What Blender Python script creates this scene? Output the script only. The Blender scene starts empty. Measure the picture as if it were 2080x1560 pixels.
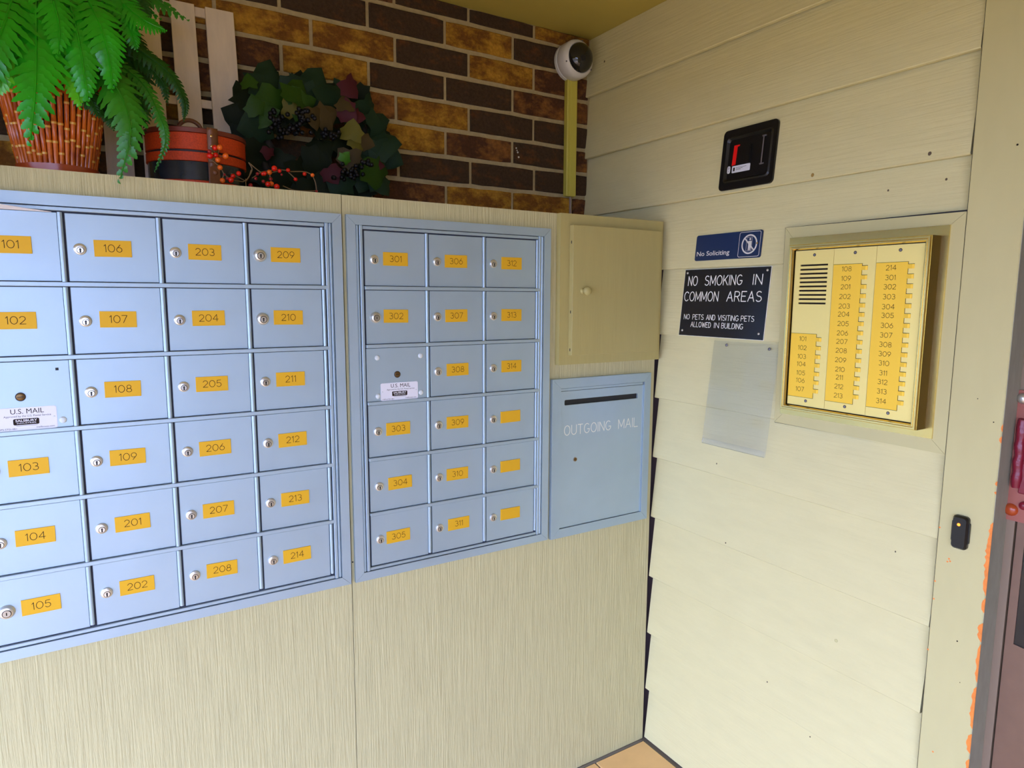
import bpy, bmesh, math, random
from mathutils import Vector, Matrix

# ------------------------------------------------------------------ camera, light, exposure
SC = bpy.context.scene
COL = SC.collection
EXPOSURE = 0.0
cam_data = bpy.data.cameras.new('camera')
cam_data.sensor_fit = 'HORIZONTAL'
cam_data.sensor_width = 36.0
cam_data.lens = 1349.7148 / 2080.0 * 36.0
cam_data.clip_start = 0.02
cam = bpy.data.objects.new('camera', cam_data)
COL.objects.link(cam)
SC.camera = cam
RX = Vector((0.8510032, -0.5251425, 0.0043481))
RY = Vector((0.0638035, 0.1116060, 0.9917022))
RZ = Vector((-0.5212702, -0.8436643, 0.1284830))
cam.matrix_world = Matrix(((RX.x, RY.x, RZ.x, 0.0), (RX.y, RY.y, RZ.y, -1.56059), (RX.z, RY.z, RZ.z, 1.503), (0, 0, 0, 1)))

world = bpy.data.worlds.new('overcast_sky')
SC.world = world
world.use_nodes = True
bg = world.node_tree.nodes['Background']
bg.inputs[0].default_value = (1.0, 1.27, 2.2, 1)
bg.inputs[1].default_value = 5.6

SC.view_settings.view_transform = 'Standard'
SC.view_settings.look = 'None'
SC.view_settings.gamma = 1.0
SC.view_settings.use_curve_mapping = False
SC.view_settings.exposure = EXPOSURE

random.seed(11)
XR = 1.5035          # plane of the lower edges of the lap siding
STEP = 0.020         # how far each board leans back over its height
LED = 1.7397         # top of the mailbox wall
BRK = 0.388          # face of the brick wall
CEIL = 2.40
PI = math.pi

# ------------------------------------------------------------------ materials
MATS = {}
def nd(nt, t, **k):
    n = nt.nodes.new(t)
    for a, b in k.items():
        setattr(n, a, b)
    return n

def mat(name, col, rough=0.5, metal=0.0, spec=0.5, noise=None, bump=None, mottle=None, coat=0.0, emit=None, rnd=0.0, trans=0.0, alpha=1.0):
    """noise=(scale xyz, amount, detail) tints the colour; bump=(scale xyz, strength, distance, detail);
    mottle=(colour2, scale xyz, lo, hi, detail) blends a second colour in patches; rnd shifts each object's pattern"""
    if name in MATS:
        return MATS[name]
    m = bpy.data.materials.new(name)
    m.use_nodes = True
    nt = m.node_tree
    p = nt.nodes['Principled BSDF']
    p.inputs['Base Color'].default_value = (*col, 1)
    p.inputs['Roughness'].default_value = rough
    p.inputs['Metallic'].default_value = metal
    p.inputs['Specular IOR Level'].default_value = spec
    p.inputs['Coat Weight'].default_value = coat
    p.inputs['Transmission Weight'].default_value = trans
    p.inputs['Alpha'].default_value = alpha
    if emit:
        p.inputs['Emission Color'].default_value = (*emit[0], 1)
        p.inputs['Emission Strength'].default_value = emit[1]
    if noise or bump or mottle:
        tc = nd(nt, 'ShaderNodeTexCoord')
        src = tc.outputs['Object']
        if rnd:
            oi = nd(nt, 'ShaderNodeObjectInfo')
            mu = nd(nt, 'ShaderNodeMath', operation='MULTIPLY')
            mu.inputs[1].default_value = rnd
            nt.links.new(oi.outputs['Random'], mu.inputs[0])
            va = nd(nt, 'ShaderNodeVectorMath', operation='ADD')
            nt.links.new(src, va.inputs[0])
            nt.links.new(mu.outputs[0], va.inputs[1])
            src = va.outputs[0]
        def tex(scale, detail, rg=0.6):
            mp = nd(nt, 'ShaderNodeMapping')
            mp.inputs['Scale'].default_value = scale
            nt.links.new(src, mp.inputs[0])
            t = nd(nt, 'ShaderNodeTexNoise')
            t.inputs['Scale'].default_value = 1.0
            t.inputs['Detail'].default_value = detail
            t.inputs['Roughness'].default_value = rg
            nt.links.new(mp.outputs[0], t.inputs['Vector'])
            return t.outputs['Fac']
        cur = None
        if mottle:
            c2, sc, lo, hi, det = mottle
            r = nd(nt, 'ShaderNodeMapRange')
            r.inputs['From Min'].default_value = lo
            r.inputs['From Max'].default_value = hi
            nt.links.new(tex(sc, det, 0.7), r.inputs['Value'])
            mx = nd(nt, 'ShaderNodeMix', data_type='RGBA')
            mx.inputs['A'].default_value = (*col, 1)
            mx.inputs['B'].default_value = (*c2, 1)
            nt.links.new(r.outputs[0], mx.inputs['Factor'])
            cur = mx.outputs['Result']
        if noise:
            sc, amt, det = noise
            r = nd(nt, 'ShaderNodeMapRange')
            r.inputs['From Min'].default_value = 0.25
            r.inputs['From Max'].default_value = 0.75
            r.inputs['To Min'].default_value = 1 - amt
            r.inputs['To Max'].default_value = 1 + amt
            nt.links.new(tex(sc, det), r.inputs['Value'])
            vm = nd(nt, 'ShaderNodeVectorMath', operation='SCALE')
            if cur is None:
                vm.inputs[0].default_value = col
            else:
                nt.links.new(cur, vm.inputs[0])
            nt.links.new(r.outputs[0], vm.inputs['Scale'])
            cur = vm.outputs[0]
        if cur is not None:
            nt.links.new(cur, p.inputs['Base Color'])
        if bump:
            b = nd(nt, 'ShaderNodeBump')
            b.inputs['Strength'].default_value = bump[1]
            b.inputs['Distance'].default_value = bump[2]
            nt.links.new(tex(bump[0], bump[3]), b.inputs['Height'])
            nt.links.new(b.outputs[0], p.inputs['Normal'])
    MATS[name] = m
    return m

PAINT = (0.515, 0.462, 0.245)
m_ply = mat('painted_rough_plywood', PAINT, 0.55, spec=0.25, noise=((90, 60, 5), 0.10, 5), bump=((200, 200, 8), 0.62, 0.005, 6))
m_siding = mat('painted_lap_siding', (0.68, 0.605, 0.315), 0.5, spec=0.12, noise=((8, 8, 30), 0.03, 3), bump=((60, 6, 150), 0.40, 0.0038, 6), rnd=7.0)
m_trimpaint = mat('painted_trim', (0.575, 0.51, 0.25), 0.5, spec=0.12, noise=((14, 14, 5), 0.03, 3), bump=((90, 90, 30), 0.12, 0.001, 3))
m_cabpaint = mat('painted_cabinet', (0.44, 0.37, 0.14), 0.42, spec=0.25, noise=((40, 40, 6), 0.03, 3), bump=((110, 110, 8), 0.35, 0.0015, 5))
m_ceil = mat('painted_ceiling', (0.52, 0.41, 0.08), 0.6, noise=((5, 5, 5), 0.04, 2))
m_alu = mat('anodised_aluminium', (0.40, 0.51, 0.575), 0.46, 0.55, 0.5, noise=((9, 9, 9), 0.03, 2), bump=((700, 700, 700), 0.05, 0.0003, 1))
m_alu_dark = mat('dark_gap', (0.02, 0.022, 0.04), 0.7)
m_brass_plate = mat('yellow_brass_plate', (0.72, 0.40, 0.020), 0.5, 0.1, spec=0.2)
m_ink = mat('engraved_dark_ink', (0.020, 0.012, 0.008), 0.7, spec=0.15)
m_chrome = mat('nickel_lock', (0.72, 0.70, 0.64), 0.28, 0.85)
m_chrome_d = mat('lock_plug', (0.42, 0.39, 0.33), 0.35, 0.8)
m_black = mat('black_void', (0.008, 0.008, 0.010), 0.6)
m_gap_shade = mat('painted_gap_shade', (0.045, 0.026, 0.028), 0.8)
m_oldbrass = mat('dark_brass', (0.16, 0.09, 0.03), 0.35, 0.8)
m_rivet = mat('nylon_rivet', (0.62, 0.66, 0.64), 0.4)
m_label = mat('white_label', (0.74, 0.73, 0.76), 0.4)
m_engrave_white = mat('engraved_white', (0.85, 0.83, 0.72), 0.5)
m_gold = mat('polished_gold_anodised', (0.84, 0.66, 0.24), 0.24, 1.0, noise=((7, 7, 7), 0.03, 2))
m_goldpanel = mat('satin_gold_panel', (0.92, 0.74, 0.24), 0.45, 0.30)
m_gold_shade = mat('gold_housing_painted_shade', (0.10, 0.055, 0.003), 0.6, 0.2, spec=0.2)  # gold housing made darker: the shade on its side is put into the colour
m_goldstrip = mat('yellow_gold_directory', (0.95, 0.60, 0.06), 0.55, 0.1, spec=0.2)
m_blackplastic = mat('black_plastic', (0.006, 0.006, 0.007), 0.30, bump=((900, 900, 900), 0.1, 0.0004, 1))
m_signblack = mat('black_engraved_sign', (0.008, 0.009, 0.014), 0.22)
m_signblue = mat('dark_blue_sign', (0.010, 0.028, 0.085), 0.35)
m_white = mat('off_white_plastic', (0.72, 0.69, 0.62), 0.4)
m_red = mat('bright_red_label', (0.85, 0.008, 0.008), 0.4)
m_screw = mat('steel_screw', (0.22, 0.20, 0.22), 0.4, 0.6)
m_raceway = mat('olive_yellow_raceway', (0.58, 0.50, 0.075), 0.5)
m_mortar = mat('mortar', (0.44, 0.34, 0.17), 0.9, spec=0.15, noise=((60, 60, 60), 0.12, 4), bump=((220, 220, 220), 0.5, 0.003, 4))
BS = (26, 26, 26)
m_bricks = {
 'd': mat('dark_brown_brick', (0.058, 0.034, 0.018), 0.9, spec=0.12, mottle=((0.13, 0.05, 0.015), (13, 13, 22), 0.52, 0.75, 5), noise=((120, 120, 120), 0.25, 4), bump=((130, 130, 130), 0.6, 0.003, 5), rnd=40),
 'g': mat('golden_brown_brick', (0.18, 0.072, 0.014), 0.9, spec=0.12, mottle=((0.46, 0.23, 0.025), (11, 11, 18), 0.42, 0.62, 5), noise=((110, 110, 110), 0.28, 4), bump=((110, 110, 110), 0.7, 0.004, 5), rnd=40),
 'r': mat('rust_brown_brick', (0.080, 0.034, 0.016), 0.9, spec=0.12, mottle=((0.28, 0.115, 0.028), (10, 10, 16), 0.45, 0.66, 5), noise=((120, 120, 120), 0.25, 4), bump=((120, 120, 120), 0.6, 0.003, 5), rnd=40),
}
m_tile = mat('salmon_floor_tile', (0.92, 0.58, 0.26), 0.5, noise=((9, 9, 9), 0.06, 3), rnd=5)
m_grout = mat('grey_grout', (0.20, 0.17, 0.15), 0.9)
m_ground = mat('brick_paving_ground', (0.15, 0.10, 0.035), 0.9, noise=((2, 2, 2), 0.1, 4))
m_farwall = mat('far_porch_wall', (0.34, 0.25, 0.09), 0.8)
m_doormetal = mat('brown_metal_door', (0.19, 0.105, 0.062), 0.4, noise=((30, 30, 30), 0.05, 2))
m_frame_br = mat('taupe_door_frame', (0.25, 0.175, 0.11), 0.45)
m_return = mat('grey_green_trim_return', (0.29, 0.27, 0.19), 0.6, noise=((60, 60, 20), 0.1, 3))
m_glass_d = mat('dark_door_glass', (0.012, 0.014, 0.016), 0.08)
m_guard = mat('dusty_red_guard_plate', (0.34, 0.10, 0.065), 0.5)
m_maroon = mat('maroon_paint', (0.20, 0.008, 0.022), 0.3, bump=((150, 150, 150), 0.4, 0.002, 3))
m_orange = mat('orange_exposed_paint', (0.85, 0.24, 0.035), 0.6, noise=((90, 90, 90), 0.15, 3))
m_slat = mat('whitewashed_slat', (0.74, 0.60, 0.42), 0.7, spec=0.2, noise=((50, 50, 5), 0.08, 4), bump=((160, 160, 14), 0.3, 0.001, 4))
m_cane = mat('glossy_orange_cane', (0.60, 0.125, 0.008), 0.22, mottle=((0.26, 0.035, 0.006), (60, 60, 22), 0.45, 0.7, 3), rnd=9)
m_node = mat('gold_cane_node', (0.70, 0.36, 0.05), 0.25)
m_rim = mat('red_brown_basket_rim', (0.40, 0.06, 0.012), 0.25)
m_redwood = mat('red_stained_bentwood', (0.52, 0.050, 0.006), 0.5, spec=0.25, noise=((300, 300, 300), 0.25, 2))
m_darkwood = mat('dark_red_rim', (0.16, 0.025, 0.010), 0.4)
m_greenblack = mat('blackish_lacquer', (0.012, 0.018, 0.022), 0.20, noise=((40, 40, 40), 0.3, 3))
m_leather = mat('brown_leather', (0.17, 0.055, 0.014), 0.45, noise=((70, 70, 70), 0.15, 3))
m_stud = mat('brass_stud', (0.75, 0.50, 0.25), 0.25, 0.9)
m_fern = {  # some leaf variety, but mostly lit and shaded foliage painted as separate greens
 'b': mat('lit_green_frond', (0.010, 0.300, 0.004), 0.30, noise=((22, 22, 22), 0.25, 3)),
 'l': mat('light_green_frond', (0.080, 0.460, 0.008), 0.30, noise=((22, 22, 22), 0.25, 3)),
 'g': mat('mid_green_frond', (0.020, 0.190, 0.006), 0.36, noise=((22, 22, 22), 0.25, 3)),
 'd': mat('shaded_green_frond', (0.014, 0.075, 0.004), 0.42, spec=0.25, noise=((22, 22, 22), 0.25, 3))}
m_leaf = {
 't': mat('blue_green_ivy', (0.010, 0.028, 0.011), 0.6, spec=0.2, noise=((60, 60, 60), 0.2, 3), rnd=5),
 'k': mat('dark_olive_ivy', (0.009, 0.014, 0.005), 0.65, spec=0.15, noise=((60, 60, 60), 0.2, 3), rnd=5),
 'g': mat('fresh_green_ivy', (0.021, 0.058, 0.003), 0.55, spec=0.2, noise=((60, 60, 60), 0.2, 3), rnd=5),
 'G': mat('lime_ivy', (0.04, 0.15, 0.006), 0.5),
 'y': mat('olive_yellow_ivy', (0.11, 0.095, 0.010), 0.6, spec=0.2, noise=((60, 60, 60), 0.2, 3), rnd=5),
 'o': mat('brownish_ivy', (0.060, 0.040, 0.012), 0.6, spec=0.2, noise=((60, 60, 60), 0.2, 3), rnd=5),
 'r': mat('burgundy_ivy', (0.060, 0.008, 0.012), 0.6, spec=0.2, noise=((60, 60, 60), 0.2, 3), rnd=5)}
m_vine = mat('dark_vine', (0.018, 0.012, 0.006), 0.8)
m_grape = mat('black_grape', (0.006, 0.006, 0.008), 0.35, spec=0.25)
m_twig = mat('tan_twig', (0.17, 0.095, 0.03), 0.6)
m_berry = {'r': mat('red_berry', (0.70, 0.012, 0.004), 0.25), 'o': mat('orange_berry', (0.80, 0.13, 0.010), 0.25), 'm': mat('dark_red_berry', (0.30, 0.006, 0.008), 0.3)}
m_acrylic = bpy.data.materials.new('clear_acrylic'); m_acrylic.use_nodes = True
_nt = m_acrylic.node_tree; _nt.nodes.clear()
_o = nd(_nt, 'ShaderNodeOutputMaterial'); _m = nd(_nt, 'ShaderNodeMixShader'); _t = nd(_nt, 'ShaderNodeBsdfTransparent'); _g = nd(_nt, 'ShaderNodeBsdfGlossy'); _f = nd(_nt, 'ShaderNodeFresnel')
_t.inputs[0].default_value = (0.95, 0.96, 0.99, 1); _g.inputs['Roughness'].default_value = 0.05; _f.inputs[0].default_value = 1.24
_nt.links.new(_f.outputs[0], _m.inputs[0]); _nt.links.new(_t.outputs[0], _m.inputs[1]); _nt.links.new(_g.outputs[0], _m.inputs[2]); _nt.links.new(_m.outputs[0], _o.inputs[0])
m_hole = mat('filled_nail', (0.10, 0.07, 0.04), 0.7)
m_paper = mat('white_paper', (0.85, 0.80, 0.80), 0.6)
m_cable = mat('grey_cable', (0.30, 0.23, 0.18), 0.6)
m_led = mat('amber_led', (0.9, 0.2, 0.02), 0.4, emit=((1.0, 0.25, 0.02), 2.5))
m_smoke = mat('smoked_dome', (0.010, 0.010, 0.012), 0.05, 0, 0.8)
m_tan = mat('worn_stain', (0.32, 0.19, 0.04), 0.7)

# ------------------------------------------------------------------ mesh helpers
ORG = {}
class MB:
    def __init__(s):
        s.v = []; s.f = []; s.mi = []
    def add(s, vs, fs, mi=0):
        b = len(s.v)
        s.v += [tuple(v) for v in vs]
        for f in fs:
            s.f.append([i + b for i in f]); s.mi.append(mi)
        return s
    def box(s, x0, x1, y0, y1, z0, z1, mi=0, bev=0.0, mp=None):
        x0, x1 = sorted((x0, x1)); y0, y1 = sorted((y0, y1)); z0, z1 = sorted((z0, z1))
        if bev <= 0:
            vs = [(x, y, z) for x in (x0, x1) for y in (y0, y1) for z in (z0, z1)]
            fs = [(0, 1, 3, 2), (4, 6, 7, 5), (0, 4, 5, 1), (2, 3, 7, 6), (0, 2, 6, 4), (1, 5, 7, 3)]
        else:
            c = ((x0, x1), (y0, y1), (z0, z1)); vs = []; idx = {}
            for i in (0, 1):
                for j in (0, 1):
                    for k in (0, 1):
                        for ax in range(3):      # the vertex lying on the face of axis ax
                            q = []
                            for a, e in enumerate((i, j, k)):
                                q.append(c[a][e] + (0 if a == ax else (bev if e == 0 else -bev)))
                            idx[(i, j, k, ax)] = len(vs); vs.append(tuple(q))
            fs = []
            for ax in range(3):
                o = [a for a in range(3) if a != ax]
                for e in (0, 1):
                    loop = []
                    for p, q in ((0, 0), (1, 0), (1, 1), (0, 1)):
                        t = [0, 0, 0]; t[ax] = e; t[o[0]] = p; t[o[1]] = q
                        loop.append(idx[(*t, ax)])
                    fs.append(loop)
                for p in (0, 1):
                    for q in (0, 1):
                        t0 = [0, 0, 0]; t0[o[0]] = p; t0[o[1]] = q
                        t1 = list(t0); t1[ax] = 1
                        fs.append([idx[(*t0, o[0])], idx[(*t1, o[0])], idx[(*t1, o[1])], idx[(*t0, o[1])]])
            for i in (0, 1):
                for j in (0, 1):
                    for k in (0, 1):
                        fs.append([idx[(i, j, k, a)] for a in range(3)])
        if mp:
            vs = [mp(*v) for v in vs]
        return s.add(vs, fs, mi)
    def prism(s, poly, c0, c1, mp, mi=0):
        n = len(poly)
        vs = [mp(a, b, c0) for a, b in poly] + [mp(a, b, c1) for a, b in poly]
        fs = [list(range(n))[::-1], [i + n for i in range(n)]]
        fs += [[i, (i + 1) % n, (i + 1) % n + n, i + n] for i in range(n)]
        return s.add(vs, fs, mi)
    def ring(s, outer, inner, c0, c1, mp, mi=0):
        """a plate with a hole: two outlines with the same number of points"""
        n = len(outer)
        vs = [mp(a, b, c) for c in (c0, c1) for P in (outer, inner) for a, b in P]
        fs = []
        for i in range(n):
            j = (i + 1) % n
            fs += [[2*n+i, 2*n+j, 3*n+j, 3*n+i], [i, n+i, n+j, j], [i, j, 2*n+j, 2*n+i], [n+i, 3*n+i, 3*n+j, n+j]]
        return s.add(vs, fs, mi)
    def lathe(s, prof, mp, ca=0, cb=0, n=20, mi=0, sx=1, sy=1, cap0=True, cap1=True):
        """prof = [(radius, height)], mp(a, b, c) with c the axis"""
        vs = []
        for r, h in prof:
            for i in range(n):
                t = 2 * PI * i / n
                vs.append(mp(ca + r * sx * math.cos(t), cb + r * sy * math.sin(t), h))
        fs = []
        for k in range(len(prof) - 1):
            for i in range(n):
                j = (i + 1) % n
                fs.append([k*n+i, k*n+j, (k+1)*n+j, (k+1)*n+i])
        if cap0: fs.append(list(range(n))[::-1])
        if cap1: fs.append([(len(prof)-1)*n+i for i in range(n)])
        return s.add(vs, fs, mi)
    def tube(s, pts, rad, n=8, mi=0, caps=True):
        pts = [Vector(p) for p in pts]; m = len(pts)
        if not isinstance(rad, (list, tuple)): rad = [rad] * m
        vs = []; up = Vector((0.31, 0.17, 0.93))
        for k, p in enumerate(pts):
            t = (pts[min(k+1, m-1)] - pts[max(k-1, 0)])
            t = t.normalized() if t.length > 1e-9 else Vector((0, 0, 1))
            if abs(t.dot(up)) > 0.98: up = Vector((0.9, 0.3, 0.1))
            a = t.cross(up).normalized(); b = t.cross(a)
            up = a.cross(t) if abs(a.cross(t).length) > 0 else up
            for i in range(n):
                an = 2 * PI * i / n
                vs.append(p + (a * math.cos(an) + b * math.sin(an)) * rad[k])
        fs = []
        for k in range(m - 1):
            for i in range(n):
                j = (i + 1) % n
                fs.append([k*n+i, k*n+j, (k+1)*n+j, (k+1)*n+i])
        if caps:
            fs.append(list(range(n))[::-1]); fs.append([(m-1)*n+i for i in range(n)])
        return s.add(vs, fs, mi)
    def ball(s, c, r, n=10, m=6, mi=0, sc=(1, 1, 1)):
        prof = [(max(1e-5, r * math.sin(PI * k / m)), -r * math.cos(PI * k / m)) for k in range(m + 1)]
        return s.lathe(prof, lambda a, b, h: (c[0] + a * sc[0], c[1] + b * sc[1], c[2] + h * sc[2]), n=n, mi=mi, cap0=False, cap1=False)
    def strokes(s, lines, th, mp, c, mi=0):
        """thin flat engraved lines with rounded ends"""
        h = th / 2
        for ln in lines:
            for (a0, b0), (a1, b1) in zip(ln, ln[1:]):
                L = math.hypot(a1 - a0, b1 - b0)
                if L < 1e-7: continue
                nx, ny = -(b1 - b0) / L * h, (a1 - a0) / L * h
                s.add([mp(a0+nx, b0+ny, c), mp(a0-nx, b0-ny, c), mp(a1-nx, b1-ny, c), mp(a1+nx, b1+ny, c)], [(0, 1, 2, 3)], mi)
            for a, b in ln[1:-1] + [ln[0], ln[-1]]:
                s.add([mp(a + h*math.cos(q*PI/3), b + h*math.sin(q*PI/3), c + 1e-5) for q in range(6)], [tuple(range(6))], mi)
        return s
    def build(s, name, mats, parent=None, smooth=None, orient=True, loc=None):
        """links the gathered faces as ONE object; loc is the object's own origin (world)"""
        me = bpy.data.meshes.new(name)
        po = Vector(ORG.get(parent.name, (0, 0, 0))) if parent else Vector((0, 0, 0))
        o0 = Vector(loc) if loc is not None else po
        me.from_pydata([tuple(Vector(v) - o0) for v in s.v], [], s.f)
        if not isinstance(mats, (list, tuple)): mats = [mats]
        for m in mats: me.materials.append(m)
        for p, i in zip(me.polygons, s.mi): p.material_index = i
        if orient:
            bm = bmesh.new(); bm.from_mesh(me)
            bmesh.ops.recalc_face_normals(bm, faces=bm.faces)
            bm.to_mesh(me); bm.free()
        if smooth:
            me.polygons.foreach_set('use_smooth', [True] * len(me.polygons))
            me.set_sharp_from_angle(angle=math.radians(smooth))
        me.update()
        o = bpy.data.objects.new(name, me)
        COL.objects.link(o)
        if parent: o.parent = parent
        o.location = o0 - po
        ORG[o.name] = tuple(o0)
        return o

def tag(o, label, cat, group=None):
    o['label'] = label; o['category'] = cat
    if group: o['group'] = group
    return o
def thing(name, label, cat, loc, group=None):
    o = bpy.data.objects.new(name, None)
    o.empty_display_size = 0.05
    COL.objects.link(o); o.location = loc
    ORG[o.name] = tuple(loc)
    return tag(o, label, cat, group)
def struct(name, loc=(0, 0, 0)):
    o = bpy.data.objects.new(name, None)
    o.empty_display_size = 0.05
    COL.objects.link(o); o.location = loc; o['kind'] = 'structure'
    ORG[o.name] = tuple(loc)
    return o
def lab(o, s):
    o['label'] = s; return o

def PL(a, b, c):            # mailbox wall: a = x, b = z, c = distance out of the wall
    return (a, -c, b)
def PB(a, b, c):            # brick wall
    return (a, BRK - c, b)
def PR(a, b, c):            # right wall: a grows towards the viewer
    return (XR - c, -a, b)
def PT(z0, tilt=STEP / 0.2035):   # right wall, leaning with one board
    k = math.atan(tilt); cs, sn = math.cos(k), math.sin(k)
    def f(a, b, c):
        h = b - z0
        return (XR + h * sn - c * cs, -a, z0 + h * cs + c * sn)
    return f
def rrect(a0, a1, b0, b1, r, n=4):
    P = []
    for cx, cy, s0 in ((a1-r, b1-r, 0), (a0+r, b1-r, 1), (a0+r, b0+r, 2), (a1-r, b0+r, 3)):
        for k in range(n + 1):
            t = (s0 + k / n) * PI / 2
            P.append((cx + r*math.cos(t), cy + r*math.sin(t)))
    return P

# ------------------------------------------------------------------ single-line engraving alphabet
def arc(cx, cy, rx, ry, a0, a1, n=9):
    return [(cx + rx*math.cos(math.radians(a0+(a1-a0)*i/n)), cy + ry*math.sin(math.radians(a0+(a1-a0)*i/n))) for i in range(n+1)]
G = {
 '0': (.78, [arc(.39, .5, .39, .5, 90, 450, 18)]),
 '1': (.26, [[(0, .80), (.20, 1), (.20, 0)]]),
 '2': (.66, [arc(.32, .70, .31, .30, 165, -30, 9) + [(.0, 0), (.66, 0)]]),
 '3': (.66, [[(.05, .96), ] + arc(.32, .75, .27, .25, 100, -90, 8), arc(.32, .27, .32, .27, 90, -150, 9)]),
 '4': (.74, [[(.54, 0), (.54, 1), (0, .30), (.74, .30)]]),
 '5': (.66, [[(.60, 1), (.12, 1), (.06, .55)] + arc(.32, .32, .33, .32, 110, -150, 9)]),
 '6': (.66, [[(.46, 1), (.05, .48)], arc(.33, .32, .33, .32, 0, 360, 14)]),
 '7': (.64, [[(0, 1), (.64, 1), (.18, 0)]]),
 '8': (.66, [arc(.33, .75, .26, .25, -90, 270, 12), arc(.33, .26, .33, .26, 90, 450, 12)]),
 '9': (.66, [[(.20, 0), (.61, .52)], arc(.33, .68, .33, .32, 0, 360, 14)]),
 'A': (.70, [[(0, 0), (.35, 1), (.70, 0)], [(.13, .36), (.57, .36)]]),
 'B': (.58, [[(0, 0), (0, 1), (.32, 1)] + arc(.32, .76, .23, .24, 90, -90, 6) + [(0, .52)], [(.32, .52)] + arc(.32, .26, .26, .26, 90, -90, 6) + [(0, 0)]]),
 'C': (.66, [arc(.38, .5, .38, .5, 45, 315, 12)]),
 'D': (.62, [[(0, 0), (0, 1), (.26, 1)] + arc(.26, .5, .36, .5, 90, -90, 8) + [(0, 0)]]),
 'E': (.54, [[(.54, 1), (0, 1), (0, 0), (.54, 0)], [(0, .53), (.44, .53)]]),
 'G': (.70, [arc(.37, .5, .37, .5, 50, 325, 12) + [(.70, .42), (.42, .42)]]),
 'I': (.02, [[(.01, 0), (.01, 1)]]),
 'K': (.62, [[(0, 0), (0, 1)], [(.58, 1), (0, .36)], [(.20, .58), (.62, 0)]]),
 'L': (.52, [[(0, 1), (0, 0), (.52, 0)]]),
 'M': (.76, [[(0, 0), (0, 1), (.38, .18), (.76, 1), (.76, 0)]]),
 'N': (.62, [[(0, 0), (0, 1), (.62, 0), (.62, 1)]]),
 'O': (.74, [arc(.37, .5, .37, .5, 90, 450, 16)]),
 'P': (.58, [[(0, 0), (0, 1), (.32, 1)] + arc(.32, .74, .26, .26, 90, -90, 6) + [(0, .48)]]),
 'R': (.60, [[(0, 0), (0, 1), (.32, 1)] + arc(.32, .75, .25, .25, 90, -90, 6) + [(0, .50)], [(.30, .50), (.60, 0)]]),
 'S': (.60, [arc(.31, .76, .27, .24, 40, 250, 7) + arc(.30, .26, .30, .26, 75, -150, 8)]),
 'T': (.62, [[(0, 1), (.62, 1)], [(.31, 1), (.31, 0)]]),
 'U': (.62, [[(0, 1), (0, .31)] + arc(.31, .31, .31, .31, 180, 360, 7) + [(.62, 1)]]),
 'V': (.66, [[(0, 1), (.33, 0), (.66, 1)]]),
 'W': (.92, [[(0, 1), (.23, 0), (.46, .85), (.69, 0), (.92, 1)]]),
 ' ': (.42, []),
}
def textw(t, sp=.22):
    return sum(G[c][0] for c in t) + sp * (len(t) - 1)
def engrave(mb, t, a, b, h, th, mp, c, width=None, center=False, sp=.22, mi=0):
    w0 = textw(t, sp); k = h
    if width: kx = width / w0
    else: kx = k
    x = a - (w0 * kx / 2 if center else 0)
    for ch in t:
        w, ls = G[ch]
        mb.strokes([[(x + p * kx, b + q * k) for p, q in l] for l in ls], th, mp, c, mi)
        x += (w + sp) * kx
def fonttext(mb, t, a, b, size, mp, c, width=None, center=False, bold=0.0, shear=0.0, mi=0):
    cu = bpy.data.curves.new('t', 'FONT'); cu.body = t; cu.size = size; cu.offset = bold; cu.shear = shear
    cu.resolution_u = 3
    ob = bpy.data.objects.new('t', cu); COL.objects.link(ob)
    me = bpy.data.meshes.new_from_object(ob)
    xs = [v.co.x for v in me.vertices]
    x0, x1 = min(xs), max(xs); kx = (width / (x1 - x0)) if width else 1.0
    off = a - (x0 * kx) - ((x1 - x0) * kx / 2 if center else 0)
    mb.add([mp(v.co.x * kx + off, b + v.co.y, c) for v in me.vertices], [list(p.vertices) for p in me.polygons], mi)
    bpy.data.objects.remove(ob); bpy.data.curves.remove(cu); bpy.data.meshes.remove(me)

# ================================================================== THE SETTING
# ---- floor: tiles and grout
fl = struct('floor')
MB().box(-2.6, 1.75, -4.2, 0.5, -0.06, -0.004).build('grout_bed', m_grout, fl)
T0x, T0y, TP = 1.283, -0.012, 0.3048
tile_me = None
for i in range(-9, 2):
    for j in range(0, 12):
        x0 = T0x + (i - 0) * TP - (0 if i < 1 else 0); y1 = T0y - j * TP
        xa, xb = x0 + .003, x0 + TP - .003
        xb = min(xb, 1.492)
        if xb - xa < .05: continue
        full = xb - xa > TP - .01
        if full and tile_me:
            o = bpy.data.objects.new('tile', tile_me); COL.objects.link(o); o.parent = fl; o.location = (xa, y1, 0)
        else:
            o = MB().box(xa, xb, y1 - TP + .006, y1, -.012, 0, bev=.0015).build('tile', m_tile, fl, loc=(xa, y1, 0))
            if full: tile_me = o.data
MB().box(-2.62, 1.49, -.010, -.0005, -.012, -.001).build('grout_line', m_grout, fl)
gr = MB().box(-14, 9, -14, 6, -.16, -.06).build('ground', m_ground); gr['kind'] = 'structure'

# ---- ceiling
ce = struct('ceiling', (0, 0, CEIL))
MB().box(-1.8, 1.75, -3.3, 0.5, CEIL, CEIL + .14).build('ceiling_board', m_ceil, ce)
MB().box(-1.8, 1.7, -3.3, -3.16, 1.88, CEIL).build('added_light_blocker', m_ceil, ce)  # unseen beam, added to keep sky light off the upper walls
MB().box(-1.8, -1.66, -3.16, 0.5, 1.70, CEIL).build('added_light_blocker', m_ceil, ce)  # second added beam on the open side, lowered to darken the wall tops

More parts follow.
